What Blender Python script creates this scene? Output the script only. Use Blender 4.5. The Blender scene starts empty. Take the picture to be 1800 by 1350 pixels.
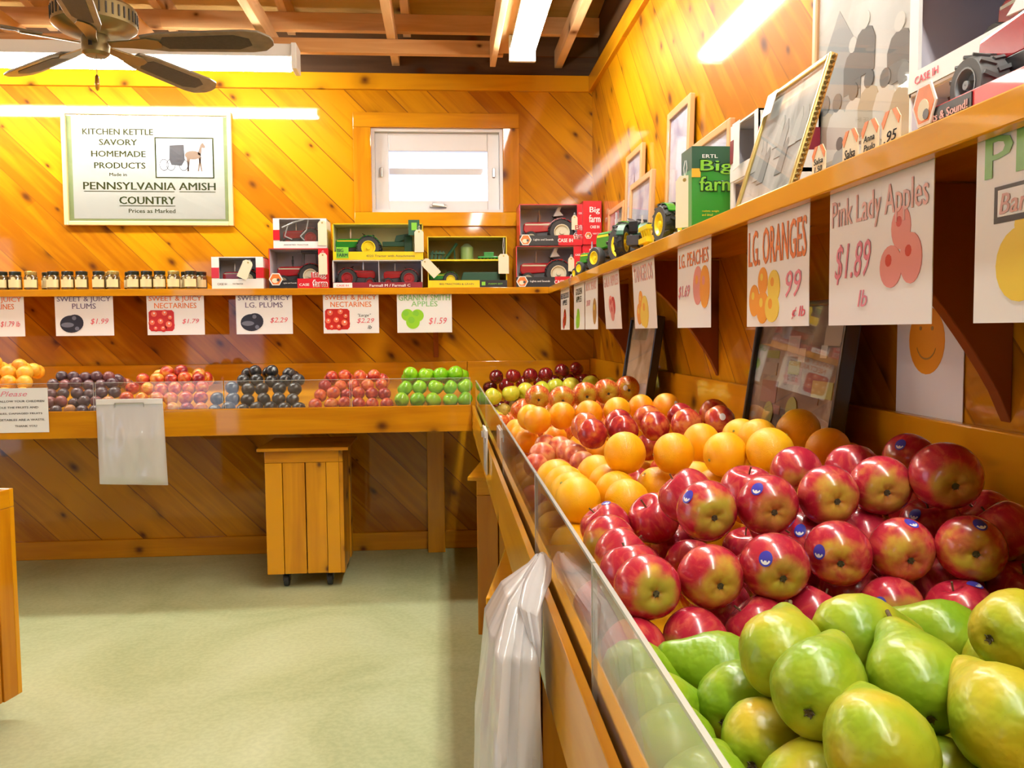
import bpy, bmesh, math, random
from mathutils import Vector, Matrix, Quaternion
sc = bpy.context.scene
COL = sc.collection
PI = math.pi
rng = random.Random(7)

# ------------------------------------------------------------------ camera, world, exposure
CAM = Vector((0, 0, 1.157))
cd = bpy.data.cameras.new('camera')
cd.sensor_width = 36; cd.lens = 30.0; cd.sensor_fit = 'HORIZONTAL'; cd.clip_start = .05; cd.clip_end = 200
cam = bpy.data.objects.new('camera', cd); COL.objects.link(cam)
cam.matrix_world = Matrix.Translation(CAM) @ Matrix(((0.99683448, 0.01432535, -0.07820358), (-0.07893745, 0.06102727, -0.99500983), (-0.00948132, 0.99803329, 0.06196489))).to_4x4()
sc.camera = cam
sc.view_settings.view_transform = 'Standard'; sc.view_settings.look = 'None'
sc.view_settings.exposure = 0.0; sc.view_settings.gamma = 1.0
sc.view_settings.use_curve_mapping = False
TUBE = 64.0            # strength of the fluorescent tubes
w = bpy.data.worlds.new('daylight'); sc.world = w; w.use_nodes = True
w.node_tree.nodes['Background'].inputs[0].default_value = (.72, .80, 1.0, 1)
w.node_tree.nodes['Background'].inputs[1].default_value = 2.4
try:
    sc.cycles.max_bounces = 7; sc.cycles.diffuse_bounces = 3; sc.cycles.glossy_bounces = 3
    sc.cycles.transmission_bounces = 4; sc.cycles.transparent_max_bounces = 10
    sc.cycles.sample_clamp_indirect = 5.0; sc.cycles.caustics_reflective = False; sc.cycles.caustics_refractive = False
    sc.cycles.use_denoising = True
except Exception: pass

# ------------------------------------------------------------------ mesh helpers
class MB:
    def __init__(s): s.v = []; s.f = []; s.m = []
    def add(s, vs, fs, m=0):
        o = len(s.v); s.v += [tuple(x) for x in vs]
        for f in fs: s.f.append([i + o for i in f]); s.m.append(m)
        return s
    def box(s, x0, y0, z0, x1, y1, z1, m=0, M=None):
        vs = [(x, y, z) for z in (z0, z1) for y in (y0, y1) for x in (x0, x1)]
        if M is not None: vs = [M @ Vector(p) for p in vs]
        return s.add(vs, [(0, 2, 3, 1), (4, 5, 7, 6), (0, 1, 5, 4), (2, 6, 7, 3), (0, 4, 6, 2), (1, 3, 7, 5)], m)
    def quad(s, a, b, c, d, m=0): return s.add([a, b, c, d], [(0, 1, 2, 3)], m)
    def prism(s, pts, y0, y1, m=0, M=None):          # polygon in x,z; extruded along y
        n = len(pts); vs = [(p[0], y0, p[1]) for p in pts] + [(p[0], y1, p[1]) for p in pts]
        if M is not None: vs = [M @ Vector(p) for p in vs]
        return s.add(vs, [tuple(range(n)), tuple(range(2*n-1, n-1, -1))] + [(i, i+n, (i+1) % n + n, (i+1) % n) for i in range(n)], m)
    def disc(s, x, z, r, y0, y1, m=0, n=16, rz=None, a=0):
        rz = rz or r; ca, sa = math.cos(a), math.sin(a)
        pts = [(r*math.cos(2*PI*i/n), rz*math.sin(2*PI*i/n)) for i in range(n)]
        return s.prism([(x + p*ca - q*sa, z + p*sa + q*ca) for p, q in pts], y0, y1, m)
    def lathe(s, prof, n=20, m=0, M=None, cap=True):    # prof [(r,z)] about local z
        o = []; k = len(prof)
        for r, z in prof:
            for i in range(n):
                a = 2*PI*i/n; o.append(Vector((r*math.cos(a), r*math.sin(a), z)))
        if M is not None: o = [M @ p for p in o]
        fs = [(j*n+i, j*n+(i+1) % n, (j+1)*n+(i+1) % n, (j+1)*n+i) for j in range(k-1) for i in range(n)]
        if cap: fs += [tuple(range(n-1, -1, -1)), tuple(range((k-1)*n, k*n))]
        return s.add(o, fs, m)
    def cyl(s, p0, p1, r, n=12, m=0, r1=None):
        p0, p1 = Vector(p0), Vector(p1); d = p1 - p0
        M = Matrix.Translation(p0) @ d.to_track_quat('Z', 'Y').to_matrix().to_4x4()
        return s.lathe([(r, 0), (r if r1 is None else r1, d.length)], n, m, M)
    def tube(s, path, r, n=6, m=0):
        for a, b in zip(path, path[1:]): s.cyl(a, b, r, n, m)
        return s
    def build(s, name, mats, parent=None, bevel=0, smooth=False, loc=None, fix=True):
        me = bpy.data.meshes.new(name); me.from_pydata(s.v, [], s.f)
        if not isinstance(mats, (list, tuple)): mats = [mats]
        for mt in mats: me.materials.append(mt)
        me.polygons.foreach_set('material_index', s.m)
        if fix:
            b = bmesh.new(); b.from_mesh(me); bmesh.ops.recalc_face_normals(b, faces=b.faces); b.to_mesh(me); b.free()
        if smooth:
            me.polygons.foreach_set('use_smooth', [True]*len(me.polygons))
            try: me.set_sharp_from_angle(angle=math.radians(smooth if smooth > 1 else 40))
            except Exception: pass
        me.update()
        return link(name, me, parent, bevel, loc)
def link(name, me, parent=None, bevel=0, loc=None):
    o = bpy.data.objects.new(name, me); COL.objects.link(o)
    if parent is not None: o.parent = parent
    if loc is not None: o.location = loc
    if bevel:
        b = o.modifiers.new('bevel', 'BEVEL'); b.width = bevel; b.segments = 2; b.limit_method = 'ANGLE'
    return o
def tag(o, label, cat, group=None):
    o['label'] = label; o['category'] = cat
    if group: o['group'] = group
    return o
def thing(name, label, cat, loc=(0, 0, 0), rotz=0, group=None):
    o = bpy.data.objects.new(name, None); COL.objects.link(o); o.empty_display_size = .05
    o.location = loc; o.rotation_euler = (0, 0, rotz)
    return tag(o, label, cat, group)
def struct(o): o['kind'] = 'structure'; return o

FONT = None
def text(s, h, mat, parent, x, z, w=None, y=-.0012, bold=0, slant=0, align='C', name='lettering', rot=0, th=.0004, M=None):
    cu = bpy.data.curves.new('t', 'FONT'); cu.body = s; cu.size = 1; cu.offset = bold if bold >= .04 else 0; cu.shear = slant; cu.resolution_u = 2; cu.space_line = .95
    cu.align_x = 'LEFT'
    ob = bpy.data.objects.new('t', cu)
    me = bpy.data.meshes.new_from_object(ob); bpy.data.objects.remove(ob); bpy.data.curves.remove(cu)
    if not me.vertices: return None
    xs = [v.co.x for v in me.vertices]; ys = [v.co.y for v in me.vertices]
    x0, x1, y0, y1 = min(xs), max(xs), min(ys), max(ys)
    sy = h / max(.02, (y1 - y0)); sx = sy if w is None else w / (x1 - x0)
    W = (x1 - x0)*sx; ox = {'C': -W/2, 'L': 0, 'R': -W}[align]
    b = bmesh.new(); b.from_mesh(me)
    r = bmesh.ops.extrude_face_region(b, geom=b.faces[:])
    for v in [e for e in r['geom'] if isinstance(e, bmesh.types.BMVert)]: v.co.z = 1
    ca, sa = math.cos(rot), math.sin(rot); b.verts.ensure_lookup_table(); b.edges.ensure_lookup_table(); b.faces.ensure_lookup_table(); nv0, ne0, nf0 = len(b.verts), len(b.edges), len(b.faces)
    for v in b.verts:
        px = (v.co.x - x0)*sx + ox; pz = (v.co.y - y0)*sy
        v.co = Vector((x + px*ca - pz*sa, y - (th if v.co.z > .5 else 0), z + px*sa + pz*ca))
        if M is not None: v.co = M @ v.co
    if 0 < bold < .04:
        for k in (-1, 1):
            d = bmesh.ops.duplicate(b, geom=b.verts[:nv0] + b.edges[:ne0] + b.faces[:nf0])
            sh = Vector((k*bold*1.1*h*ca, -k*.00004, k*bold*1.1*h*sa)); sh = M.to_3x3() @ sh if M is not None else sh
            for v in d['geom']:
                if isinstance(v, bmesh.types.BMVert): v.co += sh
            b.verts.ensure_lookup_table(); b.edges.ensure_lookup_table(); b.faces.ensure_lookup_table()
    bmesh.ops.recalc_face_normals(b, faces=b.faces)
    b.to_mesh(me); b.free(); me.materials.clear(); me.materials.append(mat); me.name = name
    return link(name, me, parent)

# ------------------------------------------------------------------ materials
def newmat(name):
    m = bpy.data.materials.new(name); m.use_nodes = True
    nt = m.node_tree; return m, nt, nt.nodes['Principled BSDF']
def N(nt, t, **k):
    n = nt.nodes.new(t)
    for a, b in k.items():
        if a.startswith('i_'): n.inputs[a[2:]].default_value = b
        else: setattr(n, a, b)
    return n
def math_(nt, op, a, b=None, c=None):
    n = nt.nodes.new('ShaderNodeMath'); n.operation = op
    for i, v in enumerate((a, b, c)):
        if v is None: continue
        if isinstance(v, (int, float)): n.inputs[i].default_value = v
        else: nt.links.new(v, n.inputs[i])
    return n.outputs[0]
def ramp(nt, fac, stops):
    r = nt.nodes.new('ShaderNodeValToRGB'); el = r.color_ramp.elements
    while len(el) < len(stops): el.new(.5)
    for e, (p, c) in zip(el, stops): e.position = p; e.color = (*c, 1) if len(c) == 3 else c
    nt.links.new(fac, r.inputs[0]); return r.outputs[0]
def mix(nt, fac, a, b, mode='MIX'):
    n = nt.nodes.new('ShaderNodeMix'); n.data_type = 'RGBA'; n.blend_type = mode
    for i, v in ((0, fac), (6, a), (7, b)):
        if isinstance(v, (int, float)): n.inputs[i].default_value = v
        elif isinstance(v, tuple): n.inputs[i].default_value = (*v, 1) if len(v) == 3 else v
        else: nt.links.new(v, n.inputs[i])
    return n.outputs[2]
def flat(name, c, rough=.5, metal=0, coat=0, spec=.5, noise=0):
    m, nt, p = newmat(name)
    p.inputs['Base Color'].default_value = (*c, 1); p.inputs['Roughness'].default_value = rough; p.inputs['Metallic'].default_value = metal
    p.inputs['Coat Weight'].default_value = coat; p.inputs['Specular IOR Level'].default_value = spec
    if noise:
        tc = N(nt, 'ShaderNodeTexCoord'); n = N(nt, 'ShaderNodeTexNoise', i_Scale=noise, i_Detail=3.0)
        nt.links.new(tc.outputs['Object'], n.inputs['Vector'])
        nt.links.new(ramp(nt, n.outputs[0], [(.3, tuple(x*.8 for x in c)), (.7, tuple(min(1, x*1.12) for x in c))]), p.inputs['Base Color'])
    return m
def wood(name, ua, va, w=None, hi=(.64, .275, .003), lo=(.38, .125, .002), knot=(.10, .028, .006), rough=.45, coat=.75, knots=1.0, crough=.05, vsc=7.0):
    """knotty pine: u runs along the grain, v across it; w is the plank width"""
    m, nt, p = newmat(name); L = nt.links
    tc = N(nt, 'ShaderNodeTexCoord'); oi = N(nt, 'ShaderNodeObjectInfo')
    off = N(nt, 'ShaderNodeVectorMath', operation='ADD'); L.new(tc.outputs['Object'], off.inputs[0])
    rv = N(nt, 'ShaderNodeCombineXYZ'); r7 = math_(nt, 'MULTIPLY', oi.outputs['Random'], 7.0)
    if w is None: L.new(r7, rv.inputs[0]); L.new(r7, rv.inputs[1]); L.new(r7, rv.inputs[2])
    L.new(rv.outputs[0], off.inputs[1])
    def dot(v):
        d = N(nt, 'ShaderNodeVectorMath', operation='DOT_PRODUCT'); L.new(off.outputs[0], d.inputs[0]); d.inputs[1].default_value = v; return d.outputs['Value']
    u = dot(ua); v = dot(va)
    wa = Vector(ua).cross(Vector(va)); t = dot(tuple(wa))
    if w:
        q = math_(nt, 'DIVIDE', v, w); idn = math_(nt, 'FLOOR', q); fr = math_(nt, 'SUBTRACT', q, idn)
        wn = N(nt, 'ShaderNodeTexWhiteNoise', noise_dimensions='1D'); L.new(idn, wn.inputs['W']); rnd = wn.outputs['Value']
        u2 = math_(nt, 'ADD', u, math_(nt, 'MULTIPLY', rnd, 17.0)); third = math_(nt, 'MULTIPLY', idn, 3.7)
    else:
        rnd = oi.outputs['Random']; u2 = u; third = t
    def vec(su, sv, s3):
        c = N(nt, 'ShaderNodeCombineXYZ'); L.new(math_(nt, 'MULTIPLY', u2, su), c.inputs[0]); L.new(math_(nt, 'MULTIPLY', v, sv), c.inputs[1]); L.new(math_(nt, 'MULTIPLY', third, s3), c.inputs[2]); return c.outputs[0]
    s3 = 1.0 if w else 1.0
    n1 = N(nt, 'ShaderNodeTexNoise', i_Scale=1.0, i_Detail=3.0, i_Distortion=.6); L.new(vec(2.2, 26.0, s3 if w else 26.0), n1.inputs['Vector'])
    n2 = N(nt, 'ShaderNodeTexNoise', i_Scale=1.0, i_Detail=2.0); L.new(vec(1.6, 5.0, s3 if w else 5.0), n2.inputs['Vector'])
    f = math_(nt, 'ADD', math_(nt, 'MULTIPLY', n1.outputs[0], .55), math_(nt, 'MULTIPLY', n2.outputs[0], .45))
    f = math_(nt, 'ADD', f, math_(nt, 'MULTIPLY', math_(nt, 'SUBTRACT', rnd, .5), .42))
    base = ramp(nt, f, [(.28, lo), (.62, hi)])
    if knots:
        vo = N(nt, 'ShaderNodeTexVoronoi', feature='F1', voronoi_dimensions='2D', i_Scale=1.0, i_Randomness=1.0)
        kv = N(nt, 'ShaderNodeCombineXYZ'); L.new(math_(nt, 'MULTIPLY', u2, 4.2), kv.inputs[0]); L.new(math_(nt, 'MULTIPLY', v if w else math_(nt, 'ADD', v, t), vsc), kv.inputs[1]); L.new(kv.outputs[0], vo.inputs['Vector'])
        nd = math_(nt, 'ADD', vo.outputs['Distance'], math_(nt, 'MULTIPLY', math_(nt, 'SUBTRACT', n1.outputs[0], .5), .09))
        sp = N(nt, 'ShaderNodeSeparateColor'); L.new(vo.outputs['Color'], sp.inputs[0])
        big = math_(nt, 'MULTIPLY', math_(nt, 'GREATER_THAN', sp.outputs[0], 1 - .50*knots), math_(nt, 'ADD', math_(nt, 'MULTIPLY', sp.outputs[1], .16), .06))
        k = N(nt, 'ShaderNodeMapRange', interpolation_type='SMOOTHSTEP'); L.new(nd, k.inputs[0]); L.new(big, k.inputs[2]); k.inputs[1].default_value = 0; k.inputs[3].default_value = 1; k.inputs[4].default_value = 0
        halo = N(nt, 'ShaderNodeMapRange', interpolation_type='SMOOTHSTEP'); L.new(nd, halo.inputs[0]); L.new(math_(nt, 'MULTIPLY', big, 2.6), halo.inputs[2]); halo.inputs[3].default_value = .45; halo.inputs[4].default_value = 0
        has = math_(nt, 'GREATER_THAN', big, .01)
        base = mix(nt, math_(nt, 'MULTIPLY', halo.outputs[0], has), base, tuple(x*.55 for x in lo))
        base = mix(nt, math_(nt, 'MULTIPLY', k.outputs[0], has), base, knot)
    if w:
        g = math_(nt, 'LESS_THAN', math_(nt, 'ABSOLUTE', math_(nt, 'SUBTRACT', fr, .5)), .484)
        base = mix(nt, math_(nt, 'MULTIPLY', math_(nt, 'SUBTRACT', 1.0, g), math_(nt, 'ADD', .25, math_(nt, 'MULTIPLY', rnd, .75))), base, (.13, .04, .008))
    L.new(base, p.inputs['Base Color'])
    p.inputs['Roughness'].default_value = rough; p.inputs['Specular IOR Level'].default_value = .06; p.inputs['Coat Weight'].default_value = coat; p.inputs['Coat Roughness'].default_value = crough
    return m
S2 = math.sqrt(.5)
WALLB = wood('knotty pine planks, back wall', (S2, 0, -S2), (S2, 0, S2), .150)
WALLR = wood('knotty pine planks, right wall', (0, -S2, -S2), (0, -S2, S2), .150)
PX = wood('varnished pine board x', (1, 0, 0), (0, 0, 1), hi=(.72, .32, .006), lo=(.50, .18, .004), vsc=5.0, knots=.8)
PY = wood('varnished pine board y', (0, 1, 0), (0, 0, 1), hi=(.72, .32, .006), lo=(.50, .18, .004), vsc=5.0, knots=.8)
PZ = wood('varnished pine board z', (0, 0, 1), (1, 0, 0), hi=(.72, .32, .006), lo=(.50, .18, .004), vsc=5.0, knots=.9)
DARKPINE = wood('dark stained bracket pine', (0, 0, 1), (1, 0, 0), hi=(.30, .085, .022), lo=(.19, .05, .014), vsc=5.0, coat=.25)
JOISTY = wood('rough sawn joist y', (0, 1, 0), (0, 0, 1), hi=(.85, .56, .30), lo=(.66, .38, .17), rough=.7, coat=0, vsc=6, knots=.5)
JOISTX = wood('rough sawn joist x', (1, 0, 0), (0, 0, 1), hi=(.82, .50, .24), lo=(.60, .31, .12), rough=.7, coat=0, vsc=6, knots=.5)
DECK = wood('roof deck plywood', (1, 0, 0), (0, 1, 0), 1.22, hi=(.80, .50, .18), lo=(.60, .32, .10), rough=.8, coat=0, vsc=3.0, knots=.7)
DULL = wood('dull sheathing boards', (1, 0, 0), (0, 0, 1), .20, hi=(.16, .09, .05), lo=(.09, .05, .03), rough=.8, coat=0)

def concrete():
    m, nt, p = newmat('painted concrete floor'); L = nt.links
    tc = N(nt, 'ShaderNodeTexCoord')
    n = N(nt, 'ShaderNodeTexNoise', i_Scale=1.3, i_Detail=7.0, i_Roughness=.65, i_Distortion=.8); L.new(tc.outputs['Object'], n.inputs['Vector'])
    n2 = N(nt, 'ShaderNodeTexNoise', i_Scale=60.0, i_Detail=2.0); L.new(tc.outputs['Object'], n2.inputs['Vector'])
    c = ramp(nt, n.outputs[0], [(.30, (.32, .37, .17)), (.5, (.46, .52, .28)), (.7, (.56, .62, .38))])
    c = mix(nt, .18, c, ramp(nt, n2.outputs[0], [(.4, (.31, .36, .18)), (.6, (.56, .62, .36))]))
    L.new(c, p.inputs['Base Color']); p.inputs['Roughness'].default_value = .55
    return m
FLOOR = concrete()
def glassy(name, tint=(1, 1, 1), refl=1.0, haze=0.0, rough=.02):
    m = bpy.data.materials.new(name); m.use_nodes = True; nt = m.node_tree; nt.nodes.clear(); L = nt.links
    out = N(nt, 'ShaderNodeOutputMaterial'); tr = N(nt, 'ShaderNodeBsdfTransparent'); tr.inputs[0].default_value = (*tint, 1)
    gl = N(nt, 'ShaderNodeBsdfGlossy'); gl.inputs['Roughness'].default_value = rough
    fr = N(nt, 'ShaderNodeFresnel'); ge = N(nt, 'ShaderNodeNewGeometry'); L.new(math_(nt, 'SUBTRACT', 1.49, math_(nt, 'MULTIPLY', ge.outputs['Backfacing'], 1.49 - 1/1.49)), fr.inputs[0])
    mx = N(nt, 'ShaderNodeMixShader'); L.new(math_(nt, 'MULTIPLY', fr.outputs[0], refl), mx.inputs[0])
    L.new(gl.outputs[0], mx.inputs[2])
    if haze:
        df = N(nt, 'ShaderNodeBsdfDiffuse'); df.inputs[0].default_value = (.85, .86, .84, 1)
        m2 = N(nt, 'ShaderNodeMixShader'); m2.inputs[0].default_value = haze; L.new(tr.outputs[0], m2.inputs[1]); L.new(df.outputs[0], m2.inputs[2]); L.new(m2.outputs[0], mx.inputs[1])
    else: L.new(tr.outputs[0], mx.inputs[1])
    L.new(mx.outputs[0], out.inputs[0]); return m
ACRYLH = glassy('acrylic with painted reflection haze', (.96, .97, .96), 1.0, .15)  # white haze painted in for the milky reflection on the near guard
ACRYL = glassy('clear acrylic', (.97, .98, .97), 1.0, .03)
GLASS = glassy('picture glass', (1, 1, 1), 1.0, 0)
FILM = glassy('clear box film', (1, 1, 1), 1.2, .02, .08)
def emit(name, c, s):
    m, nt, p = newmat(name); p.inputs['Base Color'].default_value = (.9, .9, .9, 1)
    p.inputs['Emission Color'].default_value = (*c, 1); p.inputs['Emission Strength'].default_value = s; return m
TUBEM = emit('lit fluorescent tube', (1.0, .985, .90), TUBE)
TUBE_FILL = emit('lit fluorescent tube, older', (1.0, .975, .88), TUBE*.45)
def plastic():
    m, nt, p = newmat('thin white plastic film'); L = nt.links
    tr = N(nt, 'ShaderNodeBsdfTransparent'); tr.inputs[0].default_value = (.95, .95, .95, 1)
    p.inputs['Base Color'].default_value = (.86, .86, .86, 1); p.inputs['Roughness'].default_value = .2; p.inputs['Coat Weight'].default_value = 1; p.inputs['Coat Roughness'].default_value = .06
    p.inputs['Subsurface Weight'].default_value = 0
    tc = N(nt, 'ShaderNodeTexCoord'); mp = N(nt, 'ShaderNodeMapping'); mp.inputs['Scale'].default_value = (1, 1, .35); L.new(tc.outputs['Object'], mp.inputs[0])
    nz = N(nt, 'ShaderNodeTexNoise', i_Scale=9.0, i_Detail=2.0, i_Distortion=1.2); L.new(mp.outputs[0], nz.inputs['Vector'])
    bp = N(nt, 'ShaderNodeBump'); bp.inputs['Strength'].default_value = .45; bp.inputs['Distance'].default_value = .012; L.new(nz.outputs[0], bp.inputs['Height']); L.new(bp.outputs[0], p.inputs['Normal']); L.new(bp.outputs[0], p.inputs['Coat Normal'])
    tl = N(nt, 'ShaderNodeBsdfTranslucent'); tl.inputs[0].default_value = (.85, .85, .86, 1)
    a = N(nt, 'ShaderNodeMixShader'); a.inputs[0].default_value = .35; L.new(p.outputs[0], a.inputs[1]); L.new(tl.outputs[0], a.inputs[2])
    b = N(nt, 'ShaderNodeMixShader'); b.inputs[0].default_value = .22; L.new(a.outputs[0], b.inputs[1]); L.new(tr.outputs[0], b.inputs[2])
    L.new(b.outputs[0], nt.nodes['Material Output'].inputs[0]); return m
BAG = plastic()
WHITE = flat('white card', (.86, .86, .84), .45); PAPER = flat('white sign paper', (.90, .91, .90), .45, coat=.15)
CREAM = flat('cream tag card', (.84, .76, .55), .6); VINYL = flat('white vinyl', (.78, .77, .80), .35)
ENAMEL = flat('white enamel', (.82, .83, .80), .35); BLACK = flat('black plastic', (.012, .012, .014), .4); DGREY = flat('dark grey', (.06, .06, .07), .4)
GREY = flat('light grey card', (.58, .56, .60), .6); LAV = flat('lavender grey card', (.64, .60, .68), .55)
RED = flat('red card', (.62, .012, .025), .3, coat=.3); RED2 = flat('red enamel', (.42, .012, .02), .22, coat=.5); MAROON = flat('maroon print', (.22, .012, .03), .35)
GREEN = flat('green enamel', (.012, .26, .03), .22, coat=.5); DGREEN = flat('dark green', (.008, .075, .035), .4); LGREEN = flat('bright green print', (.22, .60, .04), .4)
BOXGREEN = flat('green card', (.02, .26, .02), .3, coat=.3); YEL = flat('yellow card', (.90, .66, .01), .35, coat=.2); YELP = flat('yellow paint', (.88, .70, .02), .3, coat=.3)
RUBBER = flat('black rubber', (.022, .024, .026), .6); GRUB = flat('grey rubber', (.10, .105, .105), .6); RIMW = flat('pale rim', (.74, .70, .52), .35); RIMR = flat('red rim', (.36, .015, .02), .35); STEEL = flat('steel', (.55, .55, .56), .3, 1.0)
BRONZE = flat('antique brass', (.26, .20, .09), .35, .75); BLADE = flat('grey brown blade', (.20, .17, .125), .45, coat=.2, noise=30); CANE = flat('cane inset', (.045, .04, .035), .6, noise=90)
INK = flat('black ink', (.03, .03, .035), .8, spec=.05); INKG = flat('dark olive ink', (.04, .05, .018), .8, spec=.05); INKR = flat('red marker', (.75, .10, .14), .6); INKP = flat('pink marker', (.80, .25, .33), .6)
T_OR = flat('orange letters', (.85, .22, .04), .4, noise=25); T_PUR = flat('violet letters', (.16, .13, .24), .4, noise=20); T_GRN = flat('green letters', (.28, .62, .22), .4, noise=20); T_PINK = flat('pink letters', (.78, .45, .42), .4, noise=15)
F_PLUM = flat('plum picture', (.022, .022, .034), .3); F_PLUMH = flat('plum picture highlight', (.16, .17, .22), .3); F_RED = flat('nectarine picture', (.58, .02, .015), .3); F_REDH = flat('nectarine picture light', (.85, .20, .10), .3); F_GRN = flat('apple picture green', (.30, .66, .03), .3); F_ORG = flat('orange picture', (.90, .36, .02), .3); F_YEL = flat('yellow picture', (.90, .68, .08), .3); F_PNK = flat('pink apple picture', (.80, .30, .28), .3); F_BRN = flat('brown pear picture', (.45, .25, .06), .3)
GOLD = flat('gold moulding', (.62, .48, .16), .3, .7); PALEF = flat('pale wood moulding', (.80, .58, .26), .35, coat=.3); PINKF = flat('oak moulding', (.62, .33, .14), .35, coat=.4)
AMBER = flat('preserve jar contents', (.10, .055, .015), .12, coat=.6); LIDM = flat('dark lid', (.015, .02, .012), .3, coat=.3); LABELM = flat('cream jar label', (.80, .70, .38), .5)
EDGE = bpy.data.materials.new('polished acrylic edge'); EDGE.use_nodes = True
_p = EDGE.node_tree.nodes['Principled BSDF']; _p.inputs['Base Color'].default_value = (.62, .66, .64, 1); _p.inputs['Roughness'].default_value = .15
_t = EDGE.node_tree.nodes.new('ShaderNodeBsdfTransparent'); _m = EDGE.node_tree.nodes.new('ShaderNodeMixShader'); _m.inputs[0].default_value = .30
EDGE.node_tree.links.new(_p.outputs[0], _m.inputs[1]); EDGE.node_tree.links.new(_t.outputs[0], _m.inputs[2]); EDGE.node_tree.links.new(_m.outputs[0], EDGE.node_tree.nodes['Material Output'].inputs[0])

# ------------------------------------------------------------------ fluorescent lights (the lamps of the room, plus an added fill lamp)
def fluorescent(label, x, y, rotz, L=2.44, z=2.39, tm=None):
    t = thing('fluorescent_light', label, 'ceiling light', (x, y, z), rotz, 'fluorescent lights under the joists')
    m = MB(); m.box(-L/2, -.045, .028, L/2, .045, .085); m.box(-L/2, -.056, .022, L/2, .056, .030)
    m.build('housing', ENAMEL, t, bevel=.004)
    for sx in (-1, 1):
        e = MB(); e.box(sx*L/2 - .012, -.060, -.030, sx*L/2 + .012, .060, .086); e.build('end_cap', ENAMEL, t, bevel=.004)
    for sy in (-.032, .032):
        c = MB(); c.cyl((-L/2 + .03, sy, 0), (L/2 - .03, sy, 0), .019, 14); c.build('tube', tm or TUBEM, t, smooth=50)
        for sx in (-1, 1):
            k = MB(); k.cyl((sx*(L/2 - .030), sy, 0), (sx*(L/2 - .012), sy, 0), .016, 10); k.build('tube_holder', ENAMEL, t)
    return t
fluorescent('long white twin tube light along the back wall behind the ceiling fan', -.665 - 1.22, 4.09, 0)
fluorescent('bright twin tube light above the right hand fruit counter', .366, 3.89 - 1.22, PI/2)
fluorescent('twin tube light above the near end of the right hand counter, over the camera', .366, -.05, PI/2)
fluorescent('added fill tube light along the left wall, out of view', -4.05, 2.6, PI/2, tm=TUBE_FILL)  # unseen fill lamp, added to brighten the room from the left

# ------------------------------------------------------------------ room shell
m = MB(); m.box(-4.3, -2.6, -.1, .895, 4.635, 0); struct(m.build('floor', FLOOR))
WX0, WX1, WZ0, WZ1 = -.364, .319, 1.780, 2.215
m = MB(); m.box(-4.3, 4.535, 0, WX0, 4.635, 2.49); m.box(WX1, 4.535, 0, .895, 4.635, 2.49)
m.box(WX0, 4.535, 0, WX1, 4.635, WZ0); m.box(WX0, 4.535, WZ1, WX1, 4.635, 2.49); struct(m.build('wall_back', WALLB))
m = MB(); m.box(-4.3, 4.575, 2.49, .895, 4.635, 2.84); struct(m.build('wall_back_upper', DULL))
m = MB(); m.box(.795, -2.6, 0, .895, 4.535, 2.49); struct(m.build('wall_right', WALLR))
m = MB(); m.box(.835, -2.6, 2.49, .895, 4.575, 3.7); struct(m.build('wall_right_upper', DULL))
m = MB(); m.box(-4.3, -2.6, 0, -4.2, .1, 3.7); m.box(-4.3, 1.9, 0, -4.2, 4.535, 3.7); m.box(-4.3, .1, 2.1, -4.2, 1.9, 3.7); struct(m.build('wall_left', WALLR))
m = MB(); m.box(-4.2, -2.6, 0, -3.4, -2.5, 3.7); m.box(-2.4, -2.6, 0, .795, -2.5, 3.7); m.box(-3.4, -2.6, 2.1, -2.4, -2.5, 3.7); struct(m.build('wall_front', WALLB))
m = MB(); zs = lambda y: 2.80 + (4.635 - y)*.115
m.add([(x, y, zs(y) + dz) for dz in (0, .03) for y in (4.635, -2.6) for x in (-4.3, .895)], [(0, 1, 3, 2), (4, 6, 7, 5), (0, 4, 5, 1), (2, 3, 7, 6), (0, 2, 6, 4), (1, 5, 7, 3)])
struct(m.build('ceiling', DECK))
# trim boards
m = MB(); m.box(-4.2, 4.512, 2.405, .795, 4.575, 2.487); struct(m.build('trim_1', PX, bevel=.003))
m = MB(); m.box(.772, -2.5, 2.405, .835, 4.512, 2.487); struct(m.build('trim_2', PY, bevel=.003))
m = MB(); m.box(-4.2, 4.515, 0, .795, 4.535, .095); struct(m.build('baseboard_back', PX, bevel=.003))
m = MB(); m.box(.775, -2.5, 0, .795, 4.515, .095); struct(m.build('baseboard_right', PY, bevel=.003))
CT = .018
for nm, b in dict(trim_3=(-.455, 2.215, .405, 2.290), trim_4=(-.455, 1.708, .405, 1.780)).items():
    m = MB(); m.box(b[0], 4.535 - CT, b[1], b[2], 4.536, b[3]); struct(m.build(nm, PX, bevel=.003))
for nm, b in dict(trim_5=(-.455, 1.780, WX0, 2.215), trim_6=(WX1, 1.780, .405, 2.215)).items():
    m = MB(); m.box(b[0], 4.535 - CT, b[1], b[2], 4.536, b[3]); struct(m.build(nm, PZ, bevel=.003))
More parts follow.
